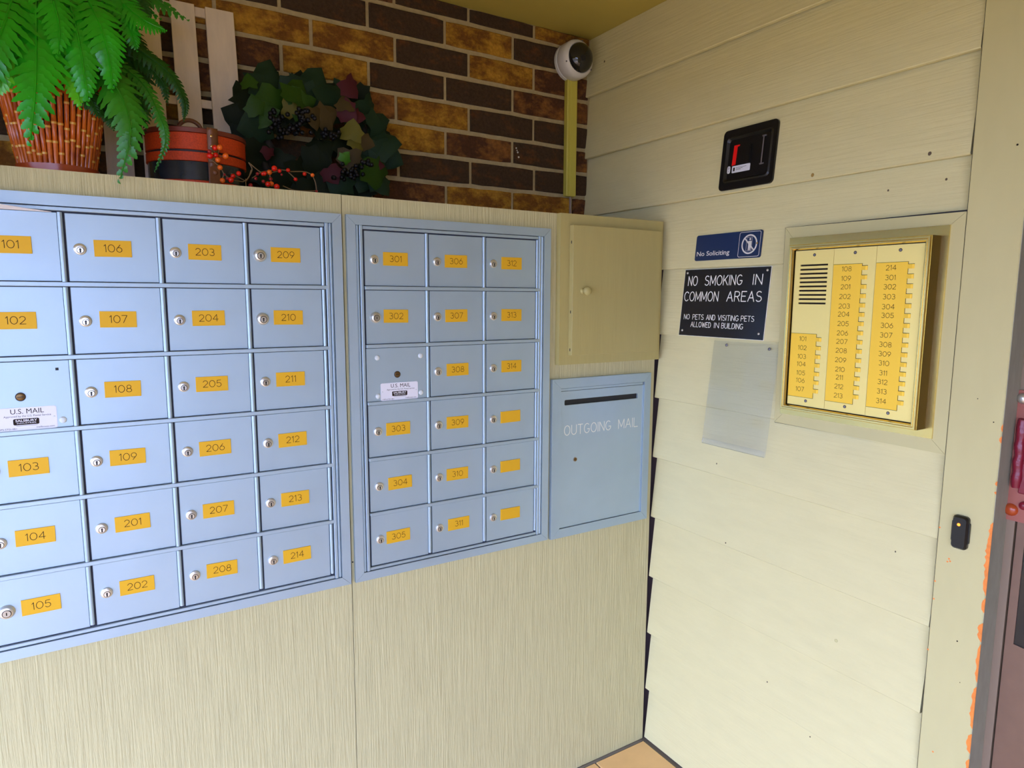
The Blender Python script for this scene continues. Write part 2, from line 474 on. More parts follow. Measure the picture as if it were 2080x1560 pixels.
# ---- brick wall at the back: every brick its own piece, joints recessed
wb = struct('wall_back', (0, BRK, 0))
MB().box(-1.9, 1.66, BRK + .006, BRK + .12, 0, CEIL).build('mortar_bed', m_mortar, wb)
PITCH, CW, JT = 0.0820, 0.2465, 0.0125
known = {  # course: (first joint, kinds from the left end of the list)
 7: (1.0399, {0: 'd', 1: 'g', -1: 'd', -2: 'r', -3: 'd'}),
 6: (.957, {0: 'g', 1: 'd', -1: 'd', -2: 'd', -3: 'd'}),
 5: (1.0399, {0: 'g', 1: 'r', -1: 'd', -2: 'g', -3: 'g'}),
 4: (.957, {0: 'd', 1: 'r', -1: 'd', -2: 'g', -3: 'r'}),
 3: (1.0399, {0: 'd', 1: 'd', -1: 'g', -2: 'r', -3: 'd'}),
 2: (.957, {0: 'r', 1: 'd', -1: 'g', -2: 'r', -3: 'd'}),
 1: (1.0450, {0: 'd', 1: 'd', -1: 'd', -2: 'r', -3: 'd'}),
 0: (.957, {0: 'g', 1: 'g', -1: 'r', -2: 'd', -3: 'd'})}
rb = random.Random(4)
def brick(xa, xb, za, zb, kind):
    mb = MB()
    d = rb.uniform(-.0015, .0012)
    # front outline with slightly uneven, worn edges
    n = 6; top = []; bot = []
    for i in range(n + 1):
        x = xa + (xb - xa) * i / n
        e = .0 if 0 < i < n else .0012
        top.append((x, zb - e - rb.uniform(0, .0022)))
        bot.append((x, za + e + rb.uniform(0, .0018)))
    out = top + bot[::-1]
    cx, cz = (xa + xb) / 2, (za + zb) / 2
    inn = [(cx + (x - cx) * (1 - .0035 / (xb - xa) * 2), cz + (z - cz) * (1 - .0030 / (zb - za) * 2)) for x, z in out]
    m = len(out)
    vs = [(x, BRK + .012, z) for x, z in out] + [(x, BRK + .0022 + d, z) for x, z in out] + [(x, BRK + d + rb.uniform(-.0005, .0005), z) for x, z in inn]
    fs = []
    for k in (0, 1):
        for i in range(m):
            j = (i + 1) % m
            fs.append([k*m+i, k*m+j, (k+1)*m+j, (k+1)*m+i])
    h = n + 1
    for i in range(n):          # front face in strips
        fs.append([2*m+i, 2*m+i+1, 2*m + (m-2-i), 2*m + (m-1-i)])
    mb.add(vs, fs)
    return mb.build('brick', m_bricks[kind], wb, loc=(cx, BRK, cz))
for r in range(-1, 8):
    zc = 1.819 + PITCH * r
    j0, ks = known.get(r, (1.0399 if r % 2 else .957, {}))
    za, zb = zc - PITCH / 2 + JT / 2 - .0005, zc + PITCH / 2 - JT / 2 + .0005
    if za > CEIL: continue
    zb = min(zb, CEIL - .001)
    for k in range(-9, 3):
        xa, xb = j0 + k * CW + JT / 2 - .001, j0 + (k + 1) * CW - JT / 2 + .001
        if xb < -1.1 or xa > 1.50: continue
        xb = min(xb, 1.515)
        if xb - xa < .012: continue
        brick(xa, xb, za, zb, ks.get(k, rb.choice('ddrrg') if k > -6 else rb.choice('ddr')))
for x, z, r in ((1.216, 1.998, .0026), (1.222, 1.985, .0032), (1.226, 1.970, .0034), (1.219, 1.991, .002)):
    MB().lathe([(r, 0), (r * .8, .0022)], PB, x, z, n=7).build('paint_fleck', m_white, wb)

# ---- the boxed-out plywood wall that carries the mailboxes
wl = struct('wall_left')
MB().box(-1.9, .4945, 0, .019, 0, LED).build('plywood_sheet', m_ply, wl)
MB().box(.4962, 1.4993, .0004, .019, 0, LED - .0005).build('plywood_sheet', m_ply, wl)
MB().box(-1.9, 1.499, .0195, BRK + .004, LED - .02, LED - .0012).build('top_board', m_ply, wl)
for z in (1.10, 1.05):
    pass
MB().lathe([(.0022, 0), (.0015, .0006)], PL, .4985, .8465, n=8).build('nail_hole', m_black, wl)

# ---- right wall: lap siding, every board its own piece
wr = struct('wall_right', (XR, 0, 0))
MB().box(XR + .034, XR + .12, -.965, BRK + .1, 0, CEIL).build('sheathing', m_farwall, wr)
butts = [-.021, .1825, .3847, .5843, .7900, .9913, 1.1865, 1.3907, 1.5928, 1.7926, 1.9940, 2.2030, 2.4050]
rs = random.Random(9)
boards = {}
for i in range(len(butts) - 1):
    za, zb = butts[i], butts[i + 1]
    z0 = max(za, .0015)
    k = STEP / (zb - za)
    ztop = min(zb + .022, CEIL - .0005)
    def xf(z): return XR + (z - za) * k
    ya = BRK + .004 if i >= 8 else -.0015
    yb = -.8715 + rs.uniform(-.0015, .0018) + (.0025 if i in (9, 10, 4, 3) else 0)
    prof = [(xf(z0), z0 + .0022), (xf(z0) + .0022, z0), (xf(z0) + .0135, z0), (xf(ztop) + .0095, ztop), (xf(ztop), ztop)]
    # where the board above overlaps, the top edge thins so that the two do not cut each other
    mb = MB()
    vs = [(x, ya, z) for x, z in prof] + [(x, yb, z) for x, z in prof]
    mb.add(vs, [(0, 1, 2, 3, 4), (9, 8, 7, 6, 5)] + [(i_, (i_ + 1) % 5, (i_ + 1) % 5 + 5, i_ + 5) for i_ in range(5)])
    b = mb.build('siding_board', m_siding, wr, loc=(XR, 0, z0))
def on_board(z):
    for i in range(len(butts) - 1):
        if butts[i] <= z < butts[i + 1]: return i
def sfx(z):
    i = on_board(z); return XR + (z - butts[i]) * STEP / (butts[i+1] - butts[i])
for y, z, r in ((-.262, 1.025, .0022), (-.519, 1.8034, .0045), (-.790, 1.807, .0040), (.2212, 1.66, .0028), (-.31, .80, .0022),
                (-.47, .45, .0020), (-.60, .36, .0018), (-.78, .93, .0018), (-.70, 1.745, .0022), (-.82, 1.752, .0025), (.30, 2.30, .0035)):
    MB().lathe([(r, 0), (r * .8, .0007)], lambda a, b, c, y=y, z=z: (sfx(z) - c, y + a, z + b * 1.2), n=8).build('nail_head', m_hole if r != .0045 else m_tan, wr)
mb = MB().lathe([(.0042, 0), (.0042, .0012), (.0028, .0018)], lambda a, b, c: (sfx(.659) - c, -.6587 + a, .659 + b), n=12)
mb.build('screw_head', m_trimpaint, wr)

# ---- corner casing beside the door, its worn edge and the door itself
MB().box(XR + .0235, XR + .0335, -.02, .30, 0, 1.62).build('dark_joint', m_gap_shade, wr)  # dark strip painting in the shade of the gap beside the plywood
t1 = struct('trim_1', (XR, -.92, 0))
casing = MB().box(XR - .004, XR + .055, -.9725, -.8740, 0, CEIL - .001, bev=.0015).build('casing_board', m_trimpaint, t1)
MB().box(XR - .0022, XR + .0555, -.9737, -.9722, 0.001, CEIL - .002).build('casing_return', m_return, t1)
rc = random.Random(21)
chips = MB()
for z0, z1, w in ((1.245, 1.26, .0022), (1.222, 1.236, .003), (1.135, 1.145, .004), (1.118, 1.124, .003), (.905, 1.06, .0065), (.868, .9, .0045), (.805, .846, .0065), (.716, .80, .0045),
                  (.612, .706, .0062), (.556, .60, .0060), (.50, .543, .0050), (.40, .49, .0055), (.30, .385, .006), (.16, .27, .005)):
    n = max(3, int((z1 - z0) / .006)); L = []; R = []
    for i in range(n + 1):
        e = math.sin(PI * min(1, max(0, i / n))) ** .35
        L.append((.9738 - w * 1.3 * (e * rc.uniform(.55, 1.1) + .05), z0 + (z1 - z0) * i / n))
        R.append((.9738, z0 + (z1 - z0) * i / n))
    for i in range(n):
        chips.prism([L[i], R[i], R[i+1], L[i+1]], .0035, .0048, PR)
for a, b in ((.897, .951), (.8995, .958), (.902, .9535), (.876, 1.02), (.8765, .90), (.877, .86), (.903, .516), (.8745, .742)):
    chips.prism([(a - .002, b), (a + .001, b - .0018), (a + .0026, b + .0008), (a, b + .0024)], .0036, .0044, PR)
c = chips.build('chipped_paint', m_orange, t1); c['kind'] = 'stuff'
for a, b, r in ((.951, 1.795, .0022), (.957, 1.262, .0014), (.93, .787, .0018), (.9425, .70, .0010), (.925, 1.305, .0012)):
    MB().lathe([(r, .0035), (r * .8, .0045)], PR, a, b, n=8).build('nail_hole', m_ink, t1)
MB().box(XR - .002, XR + .02, -.8738, -.8730, 0, CEIL - .002).build('dark_joint', m_black, t1)

dr = struct('door_1', (XR + .06, -1.45, 0))
DX = XR + .055
MB().box(DX, DX + .06, -.9885, -.9738, 0, 2.10).build('door_frame', m_frame_br, dr)
MB().box(DX, DX + .06, -1.96, -.9738, 2.10, 2.15).build('door_frame', m_frame_br, dr)
MB().box(DX, DX + .06, -1.96, -1.945, 0, 2.10).build('door_frame', m_frame_br, dr)
leaf = MB().ring([(.9925, .01), (1.94, .01), (1.94, 2.095), (.9925, 2.095)], [(1.0075, .80), (1.16, .785), (1.16, 1.90), (1.0075, 1.90)], -.100, -.0555, PR)
leaf = leaf.build('door_leaf', m_doormetal, dr)
lite = MB().prism([(1.0075, .80), (1.0185, .785), (1.16, .785), (1.16, 1.90), (1.0075, 1.90)], -.075, -.058, PR).build('door_glass', m_glass_d, dr)
MB().box(DX + .02, DX + .06, -.9926, -.9884, 0, 2.1).build('dark_joint', m_black, dr)
g = MB().prism(rrect(.9670, 1.045, 1.058, 1.325, .008), -.0555, -.0505, PR).build('latch_guard', m_guard, dr, smooth=40)
lab(g, 'dusty red steel latch guard plate over the door gap')
rid = MB()
for k in range(14):
    pass
rid.tube([(DX - .010 + .001 * math.sin(k * 2.3), -.9875 + .0008 * math.sin(k * 1.7), 1.128 + k * .0108) for k in range(14)], [.0075] + [.0095 + .0008 * math.sin(k * 2.1) for k in range(12)] + [.0075], 10)
lab(rid.build('guard_rib', m_maroon, g, smooth=60), 'maroon painted rib')
bl_ = MB().box(DX - .012, DX - .004, -1.03, -.9915, 1.118, 1.29, bev=.002)
lab(bl_.build('guard_rib', m_maroon, g), 'maroon painted rib')
MB().lathe([(.011, 0), (.011, .003), (.0075, .008), (.003, .0095)], lambda a, b, c: (DX - .005 - c, -.9835 + a, 1.309 + b), n=16).build('bolt_head', m_chrome, g, smooth=40)
MB().lathe([(.013, 0), (.011, .004), (.006, .007)], lambda a, b, c: (DX - .005 - c, -.981 + a, 1.080 + b), n=14).build('bolt_head', m_rim, g, smooth=40)
MB().lathe([(.009, 0), (.008, .005), (.004, .008)], lambda a, b, c: (DX - .005 - c, -1.003 + a, 1.094 + b), n=14).build('bolt_head', m_maroon, g, smooth=40)
# rest of the right wall past the door and the far side of the porch, behind the viewer
w3 = MB().box(XR + .02, XR + .12, -4.2, -1.96, 0, CEIL).build('wall_right', m_siding); w3['kind'] = 'structure'
w4 = MB().box(0.05, 1.52, -3.30, -3.17, 0, 1.88).build('wall_front', m_farwall); w4['kind'] = 'structure'
w5 = MB().box(DX, DX + .06, -1.96, -.9738, 2.15, CEIL).build('header_panel', m_trimpaint, dr)

# ---- painted wood surround of the intercom, four mitred boards
t2 = struct('trim_2', (XR, -.66, 1.43))
o_ = ((.4525, 1.1810), (.8730, 1.1785), (.8730, 1.6800), (.4545, 1.6830)); i_ = ((.482, 1.212), (.838, 1.212), (.838, 1.650), (.482, 1.650))
for k in range(4):
    l = (k + 1) % 4
    e = .0003
    q = [o_[k], o_[l], i_[l], i_[k]]
    cx = sum(p[0] for p in q) / 4; cz = sum(p[1] for p in q) / 4
    q = [(a + (cx - a) * .0016, b + (cz - b) * .0016) for a, b in q]
    MB().prism(q, -.02, .003, PR).build('surround_board', m_trimpaint, t2)
MB().box(XR - .001, XR + .03, -.8738, -.4522, 1.1795, 1.6835).build('backing', m_black, t2)

# ================================================================== MAILBOX BANKS
def lock_mb(x, z, kind, face):
    """face = how far the door surface stands out of the wall"""
    r = .0112 if kind == 'n' else .0138
    prof = [(r, face), (r, face + .0016), (r * .93, face + .0034), (r * .70, face + .0046), (r * .58, face + .0048)]
    if kind != 'n': prof = [(r, face), (r, face + .002), (r * .86, face + .0045), (r * .80, face + .0075), (r * .66, face + .0085)]
    mb = MB().lathe(prof, PL, x, z, n=24, mi=0)
    h = prof[-1][1]
    zc = z - (.0022 if kind == 'n' else .001)
    mb.lathe([(r * .56, h - .001), (r * .56, h + .0004), (r * .50, h + .0008)], PL, x + .0006, zc, n=18, mi=2)
    mb.lathe([(r * .47, h), (r * .47, h + .0012)], PL, x + .0006, zc, n=18, mi=0 if kind != 'b' else 1)
    if kind != 'b':
        mb.box(x - .0008, x + .0020, zc - .0046, zc + .0034, h + .0010, h + .0016, mi=3, mp=lambda a, b, c: (a, -c, b))
        mb.lathe([(.0019, h + .0012), (.0019, h + .00165)], PL, x + .0006, zc + .0018, n=10, mi=3)
    else:
        mb.box(x - .0004, x + .0014, zc - .003, zc + .003, h + .0010, h + .0015, mi=2, mp=lambda a, b, c: (a, -c, b))
    return mb
def bank(x_out0, x_out1, edges, rows, nums, big, plate_dx, label, z_out=(.7948, 1.6945)):
    t = thing('mailbox_bank', label, 'mailboxes', ((x_out0 + x_out1) / 2, 0, z_out[0]))
    xi0, xi1 = edges[0], edges[-1]
    ztop, zbot = rows[0], rows[-1]
    # backing plate, dark in the gaps
    MB().box(x_out0 + .01, x_out1 - .01, -.0015, -.0002, z_out[0] + .01, z_out[1] - .01).build('back_plate', m_alu_dark, t)
    # outer flat frame: four mitred lengths
    fo = ((x_out0, z_out[0]), (x_out1, z_out[0]), (x_out1, z_out[1]), (x_out0, z_out[1]))
    fw = .0222
    fi = ((x_out0 + fw, z_out[0] + fw - .001), (x_out1 - fw, z_out[0] + fw - .001), (x_out1 - fw, z_out[1] - fw), (x_out0 + fw, z_out[1] - fw))
    for k in range(4):
        l = (k + 1) % 4
        q = [fo[k], fo[l], fi[l], fi[k]]
        cx = sum(p[0] for p in q) / 4; cz = sum(p[1] for p in q) / 4
        q = [(a + (cx - a) * .0009, b + (cz - b) * .0009) for a, b in q]
        MB().prism(q, .0002, .0105, PL).build('frame_rail', m_alu, t)
    # inner stepped mouldings left, right, top and bottom
    for sx, xa in ((1, x_out0 + fw), (-1, x_out1 - fw)):
        a0, a1 = sorted((xa + sx * .0012, xa + sx * .0075))
        MB().box(a0, a1, -.0092, -.001, z_out[0] + fw, z_out[1] - fw, bev=.002).build('side_moulding', m_alu, t)
        a0, a1 = sorted((xa + sx * .0092, xa + sx * .0168))
        MB().box(a0, a1, -.0100, -.001, z_out[0] + fw, z_out[1] - fw, bev=.001).build('side_moulding', m_alu, t)
    MB().box(x_out0 + fw + .018, x_out1 - fw - .018, -.0085, -.001, ztop + .0014, z_out[1] - fw - .0016, bev=.0008).build('top_moulding', m_alu, t)
    MB().box(x_out0 + fw + .018, x_out1 - fw - .018, -.0085, -.001, z_out[0] + fw + .0010, zbot - .0014, bev=.0008).build('bottom_moulding', m_alu, t)
    # posts between the columns, interrupted by the horizontal bars
    for e in edges[1:]:
        for k in range(len(rows) - 1):
            last = e == edges[-1]
            w = .0046 if last else .0052
            MB().prism([(-w, -.0015), (w * .55, -.0015), (w * .55, .0068), (w * .1, .0088), (-w * .5, .0088), (-w, .0070)],
                       rows[k + 1] + .0045, rows[k] - .0045 * (k > 0) - .001, lambda a, b, c, e=e: (e + a, -b, c)).build('post', m_alu, t, smooth=50)
    for k in range(1, len(rows) - 1):
        MB().box(xi0 + .001, xi1 + .006, -.0105, -.001, rows[k] - .0042, rows[k] + .0042, bev=.0008).build('cross_bar', m_alu, t)
    # doors
    for ci in range(len(edges) - 1):
        for ri in range(len(rows) - 1):
            n = nums[ci][ri]
            xa, xb = edges[ci] + (.0065 if ci else .0028), edges[ci + 1] - .0058
            za, zb = rows[ri + 1] + .0055, rows[ri] - .0055 - (.001 if ri == 0 else 0)
            if ri == 0: zb = rows[0] - .002
            if ri == len(rows) - 2: za = rows[-1] + .001
            face = .0052 if n != 'US' else .0060
            if n == 'US': xa -= .002; za -= .001
            d = MB().box(xa, xb, -face, -.002, za, zb, bev=.0007).build('master_door' if n == 'US' else 'door', m_alu, t)
            zc = (rows[ri] + rows[ri + 1]) / 2
            e0 = edges[ci]
            if n == 'US':
                lx = e0 + .0798
                MB().lathe([(.0098, face - .001), (.0098, face + .0006), (.0086, face + .0006), (.0082, face + .0002)], PL, lx, zc - .0018, n=26, mi=0).build('lock_ring', m_alu, d, smooth=30)
                mb = MB().lathe([(.0084, face), (.0084, face + .0009)], PL, lx, zc - .0018, n=24, mi=0)
                mb.lathe([(.0068, face), (.0068, face + .0016), (.006, face + .002)], PL, lx, zc - .0018, n=22, mi=1)
                mb.box(lx - .0050, lx + .0048, zc - .0026, zc - .0012, face + .0018, face + .0024, mi=0, mp=lambda a, b, c: (a, -c, b))
                mb.build('master_lock', [m_black, m_oldbrass], d, smooth=30)
                pa, pb, qa, qb = e0 + .0355, e0 + .1345, 1.2478, 1.2918
                mb = MB().prism(rrect(pa, pb, qa, qb, .004), face, face + .0008, PL, 0)
                f = face + .00086
                fonttext(mb, 'U.S. MAIL', (pa + pb) / 2 + .003, 1.2798, .0135, PL, f, width=.052, center=True, mi=1)
                fonttext(mb, 'Approved by the U.S. Postal Service', (pa + pb) / 2 + .003, 1.2735, .0052, PL, f, width=.074, center=True, mi=1)
                mb.prism(rrect(pa + .0295, pa + .0700, 1.2583, 1.2702, .0025), face + .0006, face + .0011, PL, 1)
                fonttext(mb, 'SALSBURY', pa + .0500, 1.2645, .0060, PL, face + .00118, width=.034, center=True, bold=.00012, mi=0)
                fonttext(mb, 'INDUSTRIES', pa + .0500, 1.2605, .0036, PL, face + .00118, width=.030, center=True, mi=0)
                mb.strokes([[(pa + .034, 1.2566), (pa + .067, 1.2566)]], .0005, PL, f, 1)
                fonttext(mb, 'USPS-STD-4B+', pa + .004, 1.2500, .0042, PL, f, width=.031, mi=1)
                fonttext(mb, 'mailboxes.com', pa + .065, 1.2510, .0042, PL, f, width=.029, mi=1)
                o = mb.build('mail_label', [m_label, m_ink], d); lab(o, 'white printed U.S. MAIL label')
                riv = [(e0 + .0285, 1.3560), (e0 + .1435, 1.3565), (e0 + .0285, 1.2605), (e0 + .1435, 1.2622)]
                if ci == 0 and x_out0 < 0:
                    MB().box(e0 + .138, e0 + .1432, -face - .0003, -face + .001, 1.3598, 1.3650).build('square_hole', m_black, d)
                    riv = [riv[2], riv[3]]
                for a, b in riv:
                    MB().lathe([(.0066, face), (.0062, face + .0012), (.0045, face + .0026), (.002, face + .0032)], PL, a, b, n=16).build('rivet', m_rivet, d, smooth=60)
                for a, b in ((pa + .0045, 1.2705), (pb - .0045, 1.2705)):
                    MB().lathe([(.0016, face + .0008), (.0012, face + .0016)], PL, a, b, n=8).build('rivet', m_rivet, d, smooth=60)
                continue
            kind = big.get(n, 'n')
            jx, jz = random.uniform(-.0005, .0005), random.uniform(-.0005, .0005)
            lock_mb(e0 + .0273 - (.0010 if ci == 0 and x_out0 > 0 else 0), zc - .0008, kind, face).build('lock', [m_chrome, m_chrome_d, m_ink, m_black], d, smooth=35)
            px0 = e0 + plate_dx.get(n, .0510) + jx
            pz0 = zc + .0018 + jz + {'104': .0020, '304': .0, '305': -.0018, '105': -.0015, '101': .0015}.get(n, 0) - .0161
            tl = random.uniform(-.012, .012)
            cx, cz = px0 + .032, pz0 + .0161
            def PP(a, b, c, tl=tl, cx=cx, cz=cz):
                return PL(cx + (a - cx) * math.cos(tl) - (b - cz) * math.sin(tl), cz + (a - cx) * math.sin(tl) + (b - cz) * math.cos(tl), c)
            mb = MB().box(px0, px0 + .0640, pz0, pz0 + .0322, face, face + .0018, mi=0, bev=.0003, mp=PP)
            if n: engrave(mb, n, px0 + .0322, pz0 + .0095, .0142, .00110, PP, face + .00186, center=True, mi=1)
            mb.build('number_plate', [m_brass_plate, m_ink], d)
    return t
ROWS = [1.6622, 1.5254, 1.3846, 1.2436, 1.1029, .9624, .8265]
bank(-.2630, .4907, [-.2180, -.0520, .1141, .2802, .4465], ROWS,
     [['101', '102', 'US', '103', '104', '105'], ['106', '107', '108', '109', '201', '202'],
      ['203', '204', '205', '206', '207', '208'], ['209', '210', '211', '212', '213', '214']],
     {'209': 'k', '210': 'k', '105': 'b'}, {'101': .0535},
     'larger left aluminium mailbox bank with brass number plates 101 to 214')
bank(.5018, 1.0838, [.5435, .7082, .8734, 1.0420], ROWS,
     [['301', '302', 'US', '303', '304', '305'], ['306', '307', '308', '309', '310', '311'], ['312', '313', '314', '', '', '']],
     {'302': 'b'}, {'301': .0490, '302': .0476, '303': .0477, '304': .0508, '305': .0428, '306': .0495, '307': .0493, '308': .0523, '309': .051, '310': .0498,
      '311': .0523, '312': .0518, '313': .0522, '314': .0527},
     'smaller right aluminium mailbox bank with brass number plates 301 to 314')

# a letter sticking out above door 101
lt = MB()
vs = [(-.0656, -.0065, 1.6600), (-.235, -.0065, 1.6615), (-.235, -.052, 1.6695), (-.20, -.050, 1.6690), (-.14, -.034, 1.6655), (-.095, -.016, 1.6620)]
vs2 = [(x, y, z + .0010) for x, y, z in vs]
n = len(vs)
lt.add(vs + vs2, [list(range(n))[::-1], [i + n for i in range(n)]] + [[i, (i+1) % n, (i+1) % n + n, i + n] for i in range(n)])
tag(lt.build('letter', m_paper, None, loc=(-.15, -.03, 1.661)), 'white letter poking out of the gap above mailbox door 101', 'letter')

# measured positions of leaves, grapes, berries, stems and fronds (metres)
WREATH_LEAVES = [(0.404, 0.265, 2.044, 0.103, 5, 't'), (0.467, 0.268, 2.019, 0.106, -40, 't'), (0.519, 0.269, 2.046, 0.112, 20, 't'), (0.572, 0.273, 2.024, 0.106, 50, 't'), (0.543, 0.291, 2.011, 0.106, 160, 'k'), (0.412, 0.255, 1.995, 0.077, 190, 'g'), (0.467, 0.234, 2.017, 0.082, 20, 'g'), (0.475, 0.244, 1.99, 0.079, 200, 'g'), (0.383, 0.256, 1.956, 0.066, 200, 'g'), (0.364, 0.249, 1.975, 0.053, -20, 'g'), (0.448, 0.245, 1.978, 0.048, 100, 'y'), (0.347, 0.236, 2.027, 0.04, 0, 'g'), (0.349, 0.284, 2.01, 0.079, -30, 'k'), (0.334, 0.279, 1.948, 0.092, -70, 'k'), (0.365, 0.263, 1.931, 0.092, -110, 't'), (0.345, 0.287, 1.915, 0.084, -60, 'k'), (0.601, 0.228, 2.051, 0.058, 140, 'r'), (0.591, 0.233, 1.988, 0.058, 130, 'r'), (0.619, 0.235, 1.984, 0.045, 100, 'r'), (0.655, 0.295, 2.048, 0.066, 120, 'k'), (0.662, 0.268, 2.01, 0.079, 150, 't'), (0.601, 0.227, 1.942, 0.058, 10, 'y'), (0.623, 0.242, 1.914, 0.053, 170, 'y'), (0.585, 0.231, 2.01, 0.048, 0, 'o'), (0.647, 0.243, 1.919, 0.045, 100, 'o'), (0.687, 0.253, 1.972, 0.079, 60, 't'), (0.699, 0.25, 1.927, 0.092, 90, 't'), (0.721, 0.271, 1.894, 0.084, 110, 't'), (0.679, 0.255, 1.899, 0.079, 170, 't'), (0.597, 0.278, 1.92, 0.074, -30, 'k'), (0.589, 0.297, 1.909, 0.066, 230, 'k'), (0.6, 0.249, 1.87, 0.066, 180, 'o'), (0.58, 0.22, 1.869, 0.034, 30, 'G'), (0.667, 0.273, 1.875, 0.106, 60, 't'), (0.682, 0.246, 1.839, 0.106, 165, 'g'), (0.646, 0.266, 1.832, 0.087, 200, 't'), (0.573, 0.255, 1.798, 0.074, 200, 't'), (0.648, 0.296, 1.796, 0.074, 180, 'k'), (0.55, 0.245, 1.826, 0.053, 150, 'r'), (0.565, 0.273, 1.819, 0.058, 190, 't'), (0.389, 0.249, 1.863, 0.034, 190, 'r'), (0.426, 0.28, 1.85, 0.066, 200, 'k'), (0.476, 0.282, 1.831, 0.079, 160, 'k'), (0.515, 0.277, 1.859, 0.079, 90, 'k'), (0.536, 0.276, 1.899, 0.071, 60, 'k'), (0.365, 0.275, 1.867, 0.074, 200, 'k'), (0.341, 0.28, 1.841, 0.074, 180, 'k'), (0.68, 0.242, 1.864, 0.032, 100, 'r'), (0.69, 0.25, 1.814, 0.066, 150, 't'), (0.522, 0.289, 1.963, 0.066, 30, 'k'), (0.545, 0.281, 1.952, 0.066, 90, 'k'), (0.455, 0.28, 1.965, 0.066, -20, 'k'), (0.421, 0.293, 1.957, 0.066, -60, 'k'), (0.501, 0.285, 1.789, 0.066, 170, 'k'), (0.437, 0.281, 1.802, 0.074, 190, 'k'), (0.528, 0.285, 1.804, 0.079, 160, 'k'), (0.542, 0.245, 1.976, 0.066, 60, 'o'), (0.505, 0.229, 1.961, 0.058, 170, 'o'), (0.643, 0.307, 1.898, 0.064, 7, 't'), (0.413, 0.285, 2.023, 0.046, 65, 'k'), (0.624, 0.31, 1.999, 0.056, 184, 'k'), (0.521, 0.303, 2.052, 0.063, 132, 'k'), (0.707, 0.288, 1.953, 0.053, 220, 'k'), (0.421, 0.301, 2.056, 0.052, 114, 'k'), (0.572, 0.307, 1.774, 0.052, 174, 'k'), (0.666, 0.313, 1.986, 0.046, 267, 'k'), (0.593, 0.298, 1.794, 0.046, 330, 'k'), (0.568, 0.291, 1.793, 0.068, 203, 'k'), (0.4, 0.288, 1.799, 0.055, 54, 't'), (0.479, 0.315, 2.046, 0.065, 351, 't'), (0.688, 0.295, 1.877, 0.051, 169, 'k'), (0.66, 0.301, 2.019, 0.049, 337, 'k'), (0.589, 0.3, 2.041, 0.058, 181, 'k'), (0.562, 0.306, 1.762, 0.06, 273, 'k'), (0.364, 0.31, 1.86, 0.051, 353, 'k'), (0.662, 0.29, 1.88, 0.065, 171, 'k'), (0.457, 0.294, 2.026, 0.057, 243, 'k'), (0.425, 0.307, 2.037, 0.064, 126, 'k'), (0.639, 0.314, 1.804, 0.067, 187, 'k'), (0.656, 0.296, 1.9, 0.065, 102, 'k'), (0.489, 0.29, 1.763, 0.063, 209, 't'), (0.47, 0.311, 2.05, 0.051, 359, 'k'), (0.604, 0.305, 2.03, 0.05, 247, 'k'), (0.714, 0.29, 1.901, 0.066, 40, 'k'), (0.362, 0.297, 1.931, 0.053, 239, 'k'), (0.405, 0.312, 1.849, 0.045, 146, 'k'), (0.636, 0.306, 1.786, 0.058, 347, 'k'), (0.425, 0.301, 1.841, 0.053, 209, 'k'), (0.585, 0.309, 1.793, 0.06, 133, 'k'), (0.604, 0.299, 2.025, 0.05, 48, 'k'), (0.411, 0.285, 2.048, 0.047, 204, 'k'), (0.382, 0.311, 1.884, 0.058, 155, 'k'), (0.366, 0.306, 1.921, 0.054, 308, 'k'), (0.407, 0.314, 1.845, 0.056, 150, 'k'), (0.657, 0.313, 1.872, 0.048, 9, 'k'), (0.657, 0.286, 1.885, 0.048, 141, 't'), (0.384, 0.313, 1.89, 0.063, 88, 'k'), (0.619, 0.294, 1.787, 0.056, 357, 'k'), (0.421, 0.307, 1.8, 0.048, 274, 'k'), (0.487, 0.303, 2.065, 0.062, 10, 'k'), (0.409, 0.303, 2.034, 0.046, 91, 't'), (0.471, 0.306, 1.81, 0.049, 155, 't'), (0.38, 0.314, 1.83, 0.06, 309, 't'), (0.353, 0.307, 1.938, 0.066, 167, 'k'), (0.482, 0.308, 2.016, 0.058, 233, 't'), (0.633, 0.299, 1.853, 0.058, 179, 'k'), (0.374, 0.301, 1.883, 0.046, 264, 'k'), (0.598, 0.305, 1.771, 0.046, 260, 'k'), (0.694, 0.286, 1.913, 0.064, 79, 'k'), (0.491, 0.294, 1.802, 0.066, 54, 'k'), (0.593, 0.287, 2.061, 0.05, 200, 't'), (0.518, 0.302, 1.79, 0.048, 143, 'k'), (0.623, 0.294, 2.016, 0.059, 176, 'k'), (0.635, 0.294, 1.856, 0.058, 244, 'k'), (0.659, 0.304, 1.839, 0.051, 199, 'k'), (0.592, 0.314, 1.806, 0.064, 311, 't'), (0.511, 0.306, 1.797, 0.06, 31, 'k'), (0.631, 0.303, 1.977, 0.05, 316, 't'), (0.647, 0.301, 1.889, 0.057, 138, 'k'), (0.665, 0.309, 1.869, 0.062, 30, 't'), (0.578, 0.304, 1.81, 0.053, 85, 'k'), (0.678, 0.309, 1.85, 0.054, 260, 'k'), (0.414, 0.298, 1.787, 0.065, 186, 'k'), (0.658, 0.29, 1.91, 0.046, 13, 'k'), (0.558, 0.312, 2.02, 0.056, 274, 'k'), (0.394, 0.313, 1.971, 0.066, 116, 't'), (0.629, 0.29, 1.984, 0.054, 139, 't'), (0.602, 0.293, 2.016, 0.049, 103, 'k'), (0.705, 0.295, 1.949, 0.062, 114, 'k'), (0.457, 0.299, 1.776, 0.067, 42, 'k'), (0.479, 0.307, 2.061, 0.049, 72, 'k'), (0.371, 0.304, 1.847, 0.066, 254, 'k'), (0.581, 0.287, 2.035, 0.068, 168, 'k')]
